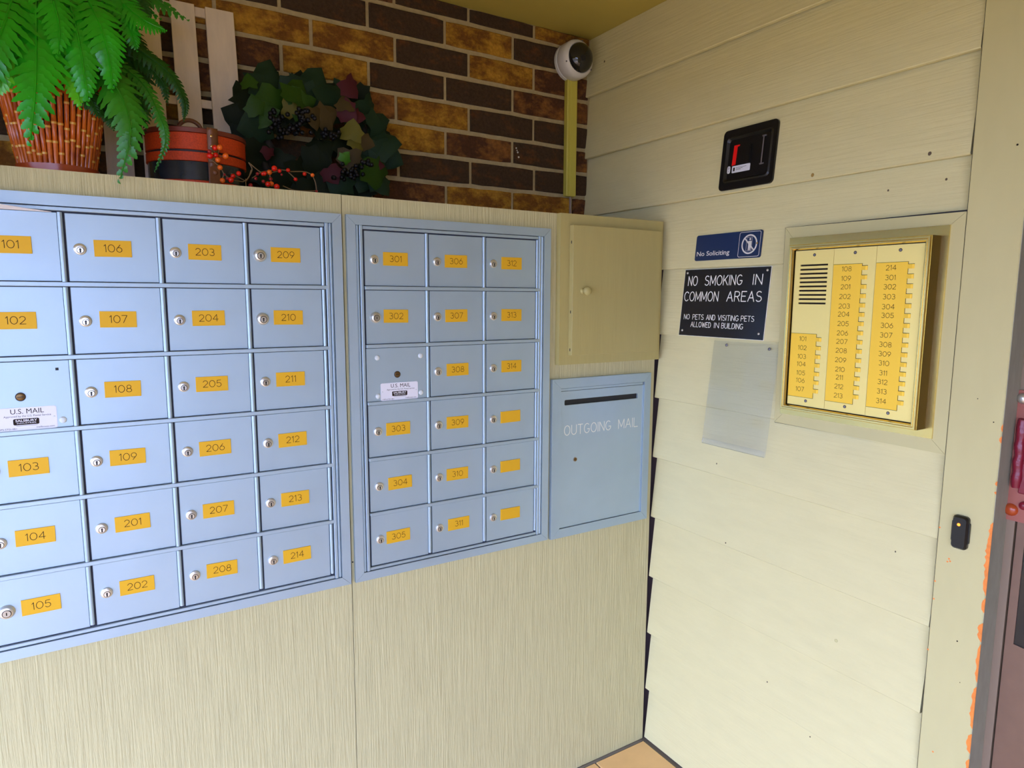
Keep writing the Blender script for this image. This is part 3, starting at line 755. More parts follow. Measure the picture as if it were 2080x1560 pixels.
GRAPES = [(0.412, 0.211, 1.915), (0.391, 0.217, 1.944), (0.395, 0.227, 1.922), (0.414, 0.231, 1.926), (0.424, 0.233, 1.953), (0.41, 0.23, 1.944), (0.425, 0.227, 1.92), (0.402, 0.23, 1.946), (0.437, 0.221, 1.921), (0.395, 0.234, 1.958), (0.418, 0.226, 1.902), (0.416, 0.233, 1.918), (0.415, 0.235, 1.94), (0.414, 0.228, 1.924), (0.399, 0.219, 1.94), (0.387, 0.223, 1.91), (0.413, 0.229, 1.928), (0.403, 0.235, 1.967), (0.403, 0.222, 1.931), (0.412, 0.22, 1.943), (0.422, 0.222, 1.912), (0.405, 0.234, 1.962), (0.405, 0.222, 1.941), (0.411, 0.23, 1.9), (0.432, 0.212, 1.956), (0.414, 0.229, 1.949), (0.486, 0.234, 1.959), (0.472, 0.214, 1.95), (0.46, 0.21, 1.973), (0.483, 0.213, 1.95), (0.477, 0.218, 1.972), (0.469, 0.222, 1.947), (0.47, 0.224, 1.951), (0.469, 0.213, 1.956), (0.497, 0.221, 1.963), (0.466, 0.21, 1.916), (0.463, 0.215, 1.953), (0.467, 0.225, 1.948), (0.49, 0.217, 1.921), (0.455, 0.214, 1.963), (0.473, 0.221, 1.97), (0.462, 0.216, 1.938), (0.462, 0.211, 1.956), (0.468, 0.222, 1.962), (0.469, 0.213, 1.952), (0.483, 0.215, 1.972), (0.5, 0.216, 1.957), (0.469, 0.222, 1.967), (0.548, 0.218, 1.914), (0.523, 0.23, 1.925), (0.529, 0.23, 1.916), (0.526, 0.212, 1.932), (0.528, 0.214, 1.921), (0.54, 0.212, 1.917), (0.524, 0.217, 1.916), (0.566, 0.229, 1.935), (0.529, 0.223, 1.922), (0.552, 0.227, 1.925), (0.558, 0.226, 1.923), (0.545, 0.227, 1.928), (0.531, 0.223, 1.928), (0.524, 0.221, 1.925), (0.603, 0.233, 1.845), (0.583, 0.214, 1.83), (0.545, 0.211, 1.813), (0.593, 0.217, 1.836), (0.628, 0.225, 1.832), (0.624, 0.22, 1.849), (0.6, 0.233, 1.833), (0.59, 0.212, 1.826), (0.608, 0.219, 1.833), (0.609, 0.225, 1.852), (0.568, 0.212, 1.83), (0.609, 0.23, 1.828), (0.547, 0.227, 1.816), (0.569, 0.223, 1.818), (0.599, 0.218, 1.818), (0.578, 0.232, 1.815), (0.57, 0.216, 1.851), (0.609, 0.23, 1.829), (0.599, 0.234, 1.836), (0.609, 0.215, 1.827), (0.58, 0.226, 1.839), (0.576, 0.22, 1.837), (0.596, 0.225, 1.821), (0.59, 0.212, 1.82), (0.606, 0.221, 1.837), (0.603, 0.224, 1.826), (0.625, 0.218, 1.863), (0.644, 0.218, 1.858), (0.649, 0.213, 1.857), (0.629, 0.215, 1.861), (0.63, 0.233, 1.863), (0.646, 0.23, 1.87), (0.636, 0.227, 1.864), (0.639, 0.219, 1.86), (0.441, 0.221, 1.932), (0.43, 0.215, 1.912), (0.452, 0.225, 1.931), (0.455, 0.219, 1.934), (0.442, 0.218, 1.927), (0.454, 0.235, 1.917), (0.444, 0.234, 1.931), (0.442, 0.235, 1.927), (0.443, 0.21, 1.923), (0.434, 0.229, 1.921), (0.416, 0.228, 1.921), (0.463, 0.235, 1.928), (0.439, 0.219, 1.927), (0.456, 0.226, 1.917)]
BERRIES = [(0.238, 0.066, 1.826, 0.0054, 'r'), (0.246, 0.055, 1.826, 0.0054, 'o'), (0.225, 0.056, 1.815, 0.0041, 'm'), (0.226, 0.061, 1.807, 0.0059, 'r'), (0.239, 0.069, 1.811, 0.0052, 'r'), (0.241, 0.055, 1.799, 0.0052, 'o'), (0.258, 0.061, 1.81, 0.0059, 'o'), (0.245, 0.058, 1.784, 0.005, 'o'), (0.273, 0.07, 1.77, 0.0047, 'r'), (0.283, 0.058, 1.775, 0.0047, 'r'), (0.25, 0.066, 1.758, 0.005, 'o'), (0.266, 0.056, 1.759, 0.0054, 'r'), (0.261, 0.069, 1.763, 0.0034, 'm'), (0.311, 0.076, 1.753, 0.0038, 'm'), (0.254, 0.061, 1.77, 0.0023, 'm'), (0.325, 0.07, 1.78, 0.0034, 'm'), (0.339, 0.081, 1.783, 0.0041, 'r'), (0.354, 0.081, 1.788, 0.0053, 'o'), (0.363, 0.071, 1.796, 0.0057, 'r'), (0.375, 0.074, 1.792, 0.0041, 'r'), (0.321, 0.069, 1.769, 0.0034, 'm'), (0.337, 0.068, 1.764, 0.0034, 'm'), (0.356, 0.08, 1.773, 0.0036, 'm'), (0.347, 0.069, 1.759, 0.0053, 'r'), (0.357, 0.08, 1.762, 0.0053, 'o'), (0.366, 0.067, 1.755, 0.0057, 'r'), (0.395, 0.076, 1.796, 0.0041, 'r'), (0.413, 0.082, 1.778, 0.0041, 'r'), (0.434, 0.081, 1.792, 0.0041, 'r'), (0.449, 0.068, 1.789, 0.0041, 'o'), (0.312, 0.083, 1.755, 0.0045, 'm'), (0.458, 0.07, 1.753, 0.0028, 'm'), (0.343, 0.08, 1.784, 0.0045, 'r'), (0.378, 0.067, 1.783, 0.0024, 'm')]
SPRIG_STEMS = [[(0.23, 0.068, 1.8), (0.247, 0.068, 1.786), (0.254, 0.068, 1.773), (0.269, 0.068, 1.762), (0.302, 0.08, 1.763), (0.314, 0.08, 1.789)], [(0.23, 0.068, 1.8), (0.241, 0.068, 1.808), (0.247, 0.068, 1.823)], [(0.241, 0.068, 1.808), (0.234, 0.068, 1.824)], [(0.247, 0.068, 1.809), (0.256, 0.068, 1.811)], [(0.254, 0.068, 1.773), (0.248, 0.068, 1.754)], [(0.247, 0.068, 1.786), (0.246, 0.068, 1.78)], [(0.302, 0.08, 1.763), (0.269, 0.068, 1.775)], [(0.309, 0.08, 1.805), (0.335, 0.08, 1.786), (0.354, 0.08, 1.786)], [(0.309, 0.08, 1.805), (0.316, 0.08, 1.789), (0.302, 0.08, 1.763)], [(0.335, 0.08, 1.786), (0.368, 0.08, 1.795), (0.397, 0.08, 1.796)], [(0.368, 0.08, 1.795), (0.365, 0.08, 1.798)], [(0.354, 0.08, 1.786), (0.358, 0.08, 1.761), (0.369, 0.08, 1.757)], [(0.358, 0.08, 1.768), (0.35, 0.08, 1.761)], [(0.397, 0.08, 1.792), (0.412, 0.08, 1.779)], [(0.401, 0.08, 1.794), (0.433, 0.08, 1.797), (0.452, 0.08, 1.792)], [(0.383, 0.08, 1.76), (0.411, 0.08, 1.752), (0.461, 0.08, 1.755)], [(0.453, 0.08, 1.79), (0.459, 0.08, 1.773), (0.461, 0.08, 1.755)], [(0.335, 0.08, 1.786), (0.315, 0.08, 1.771)], [(0.354, 0.08, 1.786), (0.376, 0.08, 1.793)]]
FRONDS = [([(-0.049, 0.1, 2.185), (-0.062, 0.03, 2.059), (-0.067, -0.01, 1.959), (-0.073, -0.03, 1.876), (-0.087, -0.035, 1.783)], 0.085, 'b'), ([(-0.034, 0.1, 2.18), (-0.012, 0.03, 2.061), (-0.002, -0.0, 1.992), (0.004, -0.012, 1.928), (0.007, -0.015, 1.869)], 0.06, 'b'), ([(-0.018, 0.1, 2.184), (0.017, 0.04, 2.08), (0.037, 0.0, 2.013), (0.047, -0.005, 1.955), (0.049, -0.01, 1.9)], 0.058, 'b'), ([(-0.043, 0.12, 2.177), (-0.032, 0.05, 2.064), (-0.021, 0.02, 1.977), (-0.012, -0.0, 1.911), (-0.006, -0.01, 1.86)], 0.05, 'l'), ([(-0.007, 0.14, 2.185), (0.049, 0.1, 2.128), (0.092, 0.07, 2.08), (0.121, 0.05, 2.056), (0.151, 0.05, 2.048)], 0.045, 'b'), ([(0.004, 0.16, 2.234), (0.058, 0.15, 2.206), (0.097, 0.13, 2.16), (0.119, 0.12, 2.122), (0.13, 0.12, 2.086)], 0.045, 'd'), ([(-0.002, 0.15, 2.144), (0.049, 0.13, 2.062), (0.113, 0.12, 2.018), (0.162, 0.11, 1.979), (0.186, 0.1, 1.924), (0.184, 0.1, 1.885)], 0.03, 'd'), ([(-0.013, 0.16, 2.107), (0.047, 0.15, 2.029), (0.114, 0.15, 2.007), (0.15, 0.15, 1.972), (0.158, 0.15, 1.927)], 0.032, 'd'), ([(-0.022, 0.12, 2.072), (0.022, 0.05, 1.967), (0.062, 0.0, 1.896), (0.074, -0.02, 1.819), (0.051, -0.02, 1.73)], 0.06, 'g'), ([(-0.014, 0.14, 2.071), (0.045, 0.11, 1.998), (0.107, 0.08, 1.942), (0.134, 0.06, 1.873), (0.141, 0.06, 1.824), (0.119, 0.06, 1.766)], 0.024, 'g'), ([(-0.026, 0.16, 2.16), (0.003, 0.17, 2.095), (0.046, 0.17, 2.015), (0.074, 0.16, 1.947), (0.081, 0.16, 1.887)], 0.07, 'd'), ([(-0.02, 0.18, 2.141), (0.028, 0.19, 2.067), (0.08, 0.2, 2.03), (0.116, 0.2, 1.995), (0.122, 0.2, 1.938)], 0.06, 'd'), ([(-0.07, 0.1, 2.162), (-0.095, 0.03, 2.06), (-0.115, -0.02, 1.972), (-0.139, -0.03, 1.906), (-0.161, -0.03, 1.845)], 0.07, 'b'), ([(-0.057, 0.12, 2.156), (-0.082, 0.05, 2.062), (-0.107, 0.0, 1.954), (-0.12, -0.02, 1.896), (-0.136, -0.02, 1.852)], 0.05, 'l'), ([(-0.021, 0.12, 2.201), (0.034, 0.1, 2.161), (0.073, 0.08, 2.107), (0.088, 0.07, 2.046), (0.1, 0.07, 2.006)], 0.05, 'b'), ([(-0.053, 0.17, 2.139), (-0.032, 0.15, 2.062), (-0.012, 0.12, 1.98), (0.018, 0.08, 1.913), (0.036, 0.05, 1.857)], 0.055, 'd'), ([(-0.037, 0.12, 2.206), (-0.071, 0.08, 2.136), (-0.042, 0.02, 2.068), (-0.03, -0.01, 2.001), (-0.035, -0.02, 1.945)], 0.06, 'b'), ([(-0.029, 0.2, 2.137), (0.015, 0.22, 2.084), (0.066, 0.24, 2.091), (0.109, 0.26, 2.085), (0.122, 0.26, 2.056)], 0.06, 'd'), ([(-0.017, 0.2, 2.062), (0.023, 0.2, 2.0), (0.062, 0.2, 1.965), (0.084, 0.2, 1.906), (0.086, 0.2, 1.843)], 0.05, 'd'), ([(-0.007, 0.18, 2.077), (0.048, 0.18, 2.038), (0.083, 0.18, 2.005), (0.107, 0.17, 1.944), (0.11, 0.17, 1.883)], 0.05, 'd'), ([(-0.027, 0.14, 2.012), (0.003, 0.1, 1.949), (0.031, 0.08, 1.91), (0.046, 0.07, 1.877), (0.049, 0.06, 1.84)], 0.05, 'd'), ([(-0.035, 0.14, 2.01), (-0.022, 0.07, 1.937), (-0.003, 0.04, 1.905), (0.012, 0.035, 1.887), (0.023, 0.03, 1.855)], 0.045, 'd'), ([(-0.004, 0.2, 2.133), (0.058, 0.22, 2.114), (0.095, 0.22, 2.08), (0.114, 0.21, 2.029), (0.116, 0.2, 1.964)], 0.055, 'd'), ([(0.009, 0.16, 2.054), (0.056, 0.15, 2.021), (0.089, 0.14, 1.974), (0.108, 0.13, 1.915), (0.11, 0.12, 1.86)], 0.045, 'd'), ([(-0.029, 0.12, 2.089), (0.014, 0.09, 1.986), (0.058, 0.06, 1.938), (0.078, 0.04, 1.899), (0.109, 0.03, 1.866)], 0.035, 'g')]

# ================================================================== OUTGOING MAIL BOX
t = thing('outgoing_mail_box', 'aluminium outgoing mail box with a black slot below the painted cabinet', 'mailbox', (1.284, 0, .7930))
xo0, xo1, zo0, zo1 = 1.0935, 1.4745, .7925, 1.2705
xi0, xi1, zi0, zi1 = 1.1240, 1.4480, .8195, 1.2430
fo = ((xo0, zo0), (xo1, zo0), (xo1, zo1), (xo0, zo1)); fi = ((xi0, zi0), (xi1, zi0), (xi1, zi1), (xi0, zi1))
for k in range(4):
    l = (k + 1) % 4
    q = [fo[k], fo[l], fi[l], fi[k]]
    cx = sum(p[0] for p in q) / 4; cz = sum(p[1] for p in q) / 4
    q = [(a + (cx - a) * .0012, b + (cz - b) * .0012) for a, b in q]
    rail = MB().prism(q, .0002, .0130, PL)
    m_ = [(fo[k][0] * .5 + fi[k][0] * .5, fo[k][1] * .5 + fi[k][1] * .5), (fo[l][0] * .5 + fi[l][0] * .5, fo[l][1] * .5 + fi[l][1] * .5)]
    for g_ in (-.35, -.2, -.05, .10, .25):      # fine ribs of the extrusion
        a = [(fo[s][0] * (.5 - g_) + fi[s][0] * (.5 + g_), fo[s][1] * (.5 - g_) + fi[s][1] * (.5 + g_)) for s in (k, l)]
        rail.strokes([a], .0011, PL, .0133, 0)
    rail.build('frame_rail', m_alu, t)
MB().box(xi0 - .001, xi1 + .001, -.003, -.0003, zi0 - .001, zi1 + .001).build('back_plate', m_alu_dark, t)
MB().box(xi0 + .001, xi1 - .004, -.0105, -.003, zi1 - .0085, zi1 - .0008, bev=.0008).build('top_moulding', m_alu, t)
dz1 = zi1 - .0100
sl = rrect(1.1395, 1.4238, 1.1915, 1.2075, .004)
outl = []
for a, b in sl:      # outer outline matched point by point to the slot outline
    outl.append((xi1 - .0035 if a > 1.28 else xi0 + .0012, dz1 if b > 1.2 else zi0 + .0015))
door = MB().ring(outl, sl, .002, .0088, PL)
door = door
engrave(door, 'OUTGOING', 1.1404, 1.1018, .0285, .0020, PL, .00885, width=.1760, mi=1)
engrave(door, 'MAIL', 1.3480, 1.1018, .0285, .0020, PL, .00885, width=.0790, mi=1)
door = door.build('door', [m_alu, m_engrave_white], t)
MB().box(1.137, 1.426, -.0032, -.0030, 1.189, 1.210).build('slot', m_black, door)
mb = MB().lathe([(.0070, .0088), (.0070, .0098), (.0055, .0102)], PL, 1.1816, 1.0254, n=22, mi=0)
mb.lathe([(.0052, .0100), (.0052, .0110)], PL, 1.1816, 1.0254, n=18, mi=1)
mb.box(1.1790, 1.1844, 1.0250, 1.0260, .0108, .0113, mi=2, mp=lambda a, b, c: (a, -c, b))
mb.build('lock', [m_chrome_d, m_oldbrass, m_ink], door, smooth=35)
MB().box(1.4446, 1.4470, -.0100, -.003, .822, dz1).build('hinge', m_alu, t)
# ================================================================== PAINTED CABINET
t = thing('wall_cabinet', 'small tan painted wooden cabinet with round knob above the outgoing mail box', 'cabinet', (1.306, 0, 1.3125))
fo = ((1.1092, 1.3125), (1.4985, 1.3125), (1.4985, 1.7385), (1.1092, 1.7385))
fi = ((1.150, 1.352), (1.462, 1.352), (1.462, 1.697), (1.150, 1.697))
MB().ring(fo, fi, .0003, .0200, PL).build('face_frame', m_cabpaint, t)
MB().box(1.149, 1.463, -.003, -.0003, 1.35, 1.70).build('cabinet_back', m_black, t)
d = MB().box(1.1405, 1.4745, -.0385, -.0206, 1.3405, 1.7065, bev=.0008).build('door', m_cabpaint, t)
MB().lathe([(.0085, .0385), (.0055, .041), (.0055, .050), (.0110, .0555), (.0128, .061), (.0115, .066), (.006, .069), (.001, .0695)], PL, 1.1760, 1.5235, n=22).build('knob', m_cabpaint, d, smooth=50)
for z in (1.642, 1.406):
    mb = MB().box(1.4752, 1.4905, -.0222, -.0202, z - .020, z + .020)
    mb.tube([(1.4765, -.0245, z - .021), (1.4765, -.0245, z + .021)], .0032, 8)
    mb.build('hinge', m_cabpaint, t, smooth=35)
for z in (1.655, 1.46, 1.352):
    MB().box(1.1400, 1.1406, -.0315, -.0285, z, z + .008).build('screw_hole', m_black, d)

# ================================================================== INTERCOM
t = thing('intercom_panel', 'gold apartment intercom panel with speaker grille and buttons in a painted wooden surround', 'intercom', (XR, -.66, 1.21))
A0, A1, B0, B1 = .4710, .8460, 1.2075, 1.6560
def rectp(a0, a1, b0, b1): return [(a0, b0), (a1, b0), (a1, b1), (a0, b1)]
mb = MB(); mb.ring(rectp(A0, A1, B0, B1), rectp(.499, .829, 1.2285, 1.6335), .001, .0060, PR)
mb.build('flange', m_gold, t)
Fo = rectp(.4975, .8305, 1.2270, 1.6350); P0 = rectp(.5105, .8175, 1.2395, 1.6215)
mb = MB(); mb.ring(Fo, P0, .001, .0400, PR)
mb.build('housing', m_gold_shade, t)
# stepped bezel, built in mitred lengths
for k in range(4):
    l = (k + 1) % 4
    def lerp(u): return [(Fo[s][0] * (1-u) + P0[s][0] * u, Fo[s][1] * (1-u) + P0[s][1] * u) for s in (k, l)]
    prof = [(0, .0402), (0, .0425), (.16, .0455), (.45, .0455), (.5, .0435), (.55, .0450), (.75, .0450), (1, .0395), (1, .0402 - .004)]
    vs = []
    for u, c in prof:
        (a, b), (a2, b2) = lerp(u)
        vs += [PR(a, b, c), PR(a2, b2, c)]
    fs = [[2*i, 2*i+1, 2*i+3, 2*i+2] for i in range(len(prof) - 1)] + [[2*(len(prof)-1), 2*len(prof)-1, 1, 0], [2*i for i in range(len(prof))], [2*i+1 for i in range(len(prof))][::-1]]
    MB().add(vs, fs).build('bezel', m_gold, t)
MB().box(XR - .030, XR - .002, -.8180, -.5100, 1.239, 1.622).build('back_box', m_black, t)
mods = [(.5120, .6128, 1.4195, 7, 1.4065, ['101', '102', '103', '104', '105', '106', '107'], [1.4065, 1.3845, 1.3630, 1.3442, 1.3222, 1.3035, 1.2820]),
        (.6136, .7138, 1.5833, 15, 1.5733, ['108', '109', '201', '202', '203', '204', '205', '206', '207', '208', '209', '210', '211', '212', '213'],
         [1.5724, 1.5507, 1.5316, 1.5094, 1.4874, 1.4688, 1.4469, 1.4251, 1.4054, 1.3844, 1.3624, 1.3403, 1.3215, 1.3000, 1.2782]),
        (.7146, .8155, 1.5832, 15, 1.5730, ['214', '301', '302', '303', '304', '305', '306', '307', '308', '309', '310', '311', '312', '313', '314'],
         [1.5715, 1.5503, 1.5305, 1.5090, 1.4873, 1.4683, 1.4464, 1.4252, 1.4046, 1.3838, 1.3633, 1.3417, 1.3215, 1.3004, 1.2788])]
for mi_, (a0, a1, ptop, nb, b0, names, zs) in enumerate(mods):
    if mi_ == 0:
        m = MB().prism(rectp(a0, a1, 1.2412, 1.4905), .030, .036, PR)      # lower part, and the slotted part above it
        m.prism(rectp(a0, a1, 1.5905, 1.6200), .030, .036, PR)
        m.prism(rectp(a0, .5265, 1.4905, 1.5905), .030, .036, PR)
        m.prism(rectp(.5995, a1, 1.4905, 1.5905), .030, .036, PR)
        for s in range(10):
            zt = 1.5865 - s * .01015 - .0042
            zb_ = 1.5865 - (s + 1) * .01015 if s < 9 else 1.4905
            m.prism(rectp(.5265, .5995, zb_, zt), .030, .036, PR)
        m.prism(rectp(.5265, .5995, 1.5865, 1.5905), .030, .036, PR)
        pm = m.build('module_panel', m_goldpanel, t)
        MB().box(XR - .0335, XR - .031, -.600, -.526, 1.489, 1.591).build('grille_slots', m_ink, pm)
    else:
        pm = MB().prism(rectp(a0, a1, 1.2412, 1.6200), .030, .036, PR).build('module_panel', m_goldpanel, t)
    # directory strip with its stepped edge
    a_s = a0 + .0698
    L = [(a0 + .0006, 1.2622), (a_s, 1.2622)]
    for k in range(nb):
        zc = b0 - (nb - 1 - k) * .02093
        L += [(a_s, zc - .0046), (a_s - .0008, zc - .0046), (a_s - .0008, zc + .0046), (a_s, zc + .0046)]
    L += [(a_s, ptop), (a0 + .0006, ptop)]
    st = MB().prism(L, .0355, .0364, PR, 0)
    for nme, z in zip(names, zs):
        engrave(st, nme, (a0 + .0335) if mi_ < 2 else a0 + .0340, z - .0050, .0104, .00095, PR, .03646, center=True, mi=1)
    st.strokes([[(a0 + .0006, ptop), (a_s, ptop)], [(a0 + .0006, 1.2622), (a_s, 1.2622)]], .0007, PR, .03648, 1)
    pts = [(a_s, ptop)]
    for k in range(nb - 1, -1, -1):
        zc = b0 - (nb - 1 - k) * .02093
        st.strokes([[pts[-1], (a_s, zc + .0052)], [(a_s, zc + .0052), (a_s + .0128, zc + .0052)]], .0009, PR, .03650, 1)
        pts = [(a_s, zc - .0048)]
    st.strokes([[pts[-1], (a_s, 1.2622)]], .0009, PR, .03650, 1)
    so = st.build('directory_strip', [m_goldstrip, m_ink], pm)
    for k in range(nb):
        zc = b0 - k * .02093
        b = MB()
        aa, ab = a_s - .0006, a_s + .0128
        prof = [(aa, .0358), (aa, .0375), (ab - .0036, .0388), (ab - .0004, .0372), (ab, .0358)]
        b.prism(prof, zc - .0046, zc + .0046, lambda a, c, z: (XR - c, -a, z))
        b.build('button', m_goldstrip, pm)
    for z in (1.6085, 1.2543):
        mb = MB().lathe([(.0037, .0357), (.0037, .0363)], PR, a0 + .0510, z, n=16, mi=0)
        mb.lathe([(.0026, .036), (.0026, .0367)], PR, a0 + .0512, z - .0002, n=12, mi=1)
        mb.build('screw', [m_ink, m_screw], pm)

# ================================================================== SIGNS AND READERS ON THE SIDING
T_ = PT(1.5928)
t = thing('no_soliciting_sign', 'small blue No Soliciting sign with a crossed-out figure', 'sign', (XR, -.267, 1.612))
mb = MB().prism(rrect(.1500, .3800, 1.6128, 1.6862, .006), .0005, .0035, T_)
fonttext(mb, 'No Soliciting', .1565, 1.6262, .0185, T_, .0036, width=.1195, bold=.0002, mi=1)
mb.build('sign_plate', [m_signblue, m_white], t)
mb = MB()
c_ = rrect(.3058, .3748, 1.6165, 1.6830, .005, 5)
mb.strokes([c_ + [c_[0]]], .0013, T_, .0036)
cx, cz = .3405, 1.6498
mb.ring([(cx + .0255 * math.cos(q * PI / 20), cz + .0265 * math.sin(q * PI / 20)) for q in range(40)], [(cx + .0215 * math.cos(q * PI / 20), cz + .0225 * math.sin(q * PI / 20)) for q in range(40)], .0035, .0038, T_)
mb.strokes([[(cx - .0165, cz + .0165), (cx + .0165, cz - .0165)]], .0036, T_, .0040)
mb.strokes([[(cx - .0095, cz - .0180), (cx - .0095, cz + .0185), (cx + .0080, cz + .0185), (cx + .0080, cz - .0180), (cx - .0095, cz - .018)]], .0008, T_, .0036)
mb.lathe([(.0030, .0035), (.0030, .0037)], T_, cx + .0015, cz + .0135, n=12)
mb.prism([(cx - .0045, cz + .0085), (cx + .0065, cz + .0085), (cx + .0065, cz - .004), (cx + .0045, cz - .0165), (cx + .0018, cz - .0165), (cx + .001, cz - .006), (cx, cz - .0165), (cx - .003, cz - .0165), (cx - .0032, cz - .003)], .0035, .0037, T_)
mb.build('pictogram', m_white, t)
MB().lathe([(.0030, .0036), (.0024, .0042)], T_, .3655, 1.6512, n=12).build('adhesive_spot', m_tan, t)

T2 = PT(1.3907)
t = thing('no_smoking_sign', 'black engraved NO SMOKING IN COMMON AREAS sign with four corner screws', 'sign', (XR, -.26, 1.392))
sp_ = rectp(.0990, .4050, 1.3925, 1.5905)
MB().prism(sp_, .0008, .0030, T2).build('sign_plate', m_engrave_white, t)
mb = MB().prism(rectp(.1000, .4040, 1.3935, 1.5895), .0029, .0034, T2, 1)
a0 = .099
engrave(mb, 'NO', .1165, 1.5425, .0270, .0025, T2, .0035, width=.0350)
engrave(mb, 'SMOKING', .1810, 1.5425, .0270, .0025, T2, .0035, width=.1330)
engrave(mb, 'IN', .3510, 1.5425, .0270, .0025, T2, .0035, width=.0290)
engrave(mb, 'COMMON', .1070, 1.4965, .0270, .0025, T2, .0035, width=.1290)
engrave(mb, 'AREAS', .2680, 1.4965, .0270, .0025, T2, .0035, width=.1160)
for wds, z in (((('NO', .1135, .0220), ('PETS', .1480, .0420), ('AND', .2010, .0320), ('VISITING', .2440, .0720), ('PETS', .3250, .0430)), 1.4420),
               ((('ALLOWED', .1440, .0760), ('IN', .2330, .0170), ('BUILDING', .2600, .0740)), 1.4200)):
    for w_, a, wd in wds: engrave(mb, w_, a, z, .0145, .0016, T2, .0035, width=wd)
mb.build('sign_face', [m_engrave_white, m_signblack], t)
for a, b in ((.1095, 1.5800), (.3930, 1.5800), (.1120, 1.4080), (.3880, 1.4100)):
    MB().lathe([(.0034, .0034), (.0030, .0046), (.0015, .0052)], T2, a, b, n=12).build('screw', m_chrome, t, smooth=50)

def PH(a, b, c):      # the acrylic holder hangs off the siding, its foot standing proud
    return (XR + .0165 - c - (1.383 - b) * .115, -a, b)
t = thing('acrylic_holder', 'clear acrylic notice holder on two screws below the black sign', 'holder', (XR, -.33, 1.08))
MB().prism(rrect(.2250, .4440, 1.0830, 1.3830, .003), .0020, .0040, PH).build('back_sheet', m_acrylic, t)
MB().prism(rectp(.2270, .4420, 1.0850, 1.1000), .0040, .0075, PH).build('bottom_lip', m_acrylic, t)
for a, b in ((.2720, 1.3725), (.4155, 1.3705)):
    MB().lathe([(.0042, .0042), (.0040, .0055), (.0025, .0066)], PH, a, b, n=14).build('screw', m_screw, t, smooth=50)

T3 = PT(1.7926)
t = thing('card_reader', 'black recessed card reader with a red label high on the siding', 'card reader', (XR, -.32, 1.80))
oR = rrect(.2320, .4080, 1.8005, 1.9640, .012, 5)
def insets(P, k, cx, cz, ky=None):
    ky = ky or k
    return [(cx + (a - cx) * k, cz + (b - cz) * ky) for a, b in P]
cx, cz = .320, 1.8825
R1 = insets(oR, .86, cx, cz, .76); R2 = insets(oR, .76, cx, cz, .66)
mb = MB()
mb.ring(oR, R1, .001, .0070, T3)
vs = [T3(a, b, .0070) for a, b in R1] + [T3(a, b, .0100) for a, b in insets(oR, .82, cx, cz, .72)] + [T3(a, b, .0030) for a, b in R2]
n = len(R1)
mb.add(vs, [[k*n+i, k*n+(i+1) % n, (k+1)*n+(i+1) % n, (k+1)*n+i] for k in (0, 1) for i in range(n)])
mb.prism(R2, .0005, .0032, T3)
mb.build('bezel', m_blackplastic, t, smooth=60)
mb = MB().prism(rrect(.2900, .3290, 1.8640, 1.9170, .003), .003, .0060, T3)
mb.prism(rrect(.2940, .3250, 1.8680, 1.9130, .003), .006, .0072, T3)
mb.build('keyhole_cover', m_blackplastic, t)
MB().prism([(.2680, 1.8660), (.2800, 1.8675), (.2815, 1.9150), (.2890, 1.9165), (.2890, 1.9200), (.2700, 1.9200)], .0034, .0045, T3).build('red_label', m_red, t)
mb = MB().prism(rrect(.2700, .3300, 1.8455, 1.8640, .002), .0034, .0044, T3, 0)
mb.prism([(.2745, 1.8500), (.2800, 1.8500), (.2800, 1.8595), (.2745, 1.8595)], .0044, .0046, T3, 1)
mb.strokes([[(.284, 1.8585), (.318, 1.8585)], [(.284, 1.8555), (.306, 1.8555)], [(.284, 1.8525), (.300, 1.8525)]], .0009, T3, .0046, 1)
mb.build('silver_label', [m_label, m_ink], t)
mb = MB().prism(rrect(.2540, .2640, 1.8460, 1.8660, .0048), .0034, .0044, T3, 0)
mb.strokes([arc(.259, 1.8600, .002, .0025, 0, 360, 8), [(.2570, 1.8500), (.2612, 1.8540)]], .0008, T3, .0046, 1)
mb.build('silver_label', [m_label, m_ink], t)
mb = MB()
mb.tube([T3(.3680, 1.8560, .008), T3(.3680, 1.9280, .008)], .0016, 8, 0)
mb.tube([T3(.3620, 1.8560, .006), T3(.3740, 1.8560, .006)], .0022, 8, 0)
mb.tube([T3(.3620, 1.9280, .006), T3(.3740, 1.9280, .006)], .0022, 8, 0)
mb.build('hinge_rod', m_screw, t, smooth=50)

t = thing('key_fob_reader', 'small black fob reader with an amber light on the door casing', 'fob reader', (XR - .004, -.9195, .988))
ol = rrect(.9035, .9335, .9880, 1.0590, .007, 4)
mb = MB(); mb.prism(ol, .0045, .0110, PR)
vs = [PR(a, b, .0110) for a, b in ol] + [PR(a, b, .0165) for a, b in insets(ol, .82, .9185, 1.0235, .90)]
n = len(ol); mb.add(vs, [[i, (i+1) % n, (i+1) % n + n, i + n] for i in range(n)] + [[i + n for i in range(n)]])
mb.build('body', m_blackplastic, t, smooth=40)
MB().prism(rrect(.9015, .9355, 1.0010, 1.0470, .004), .0045, .0095, PR).build('side_wing', m_blackplastic, t)
MB().lathe([(.0034, .0162), (.0028, .0176)], PR, .9175, 1.0410, n=12).build('light', m_led, t)

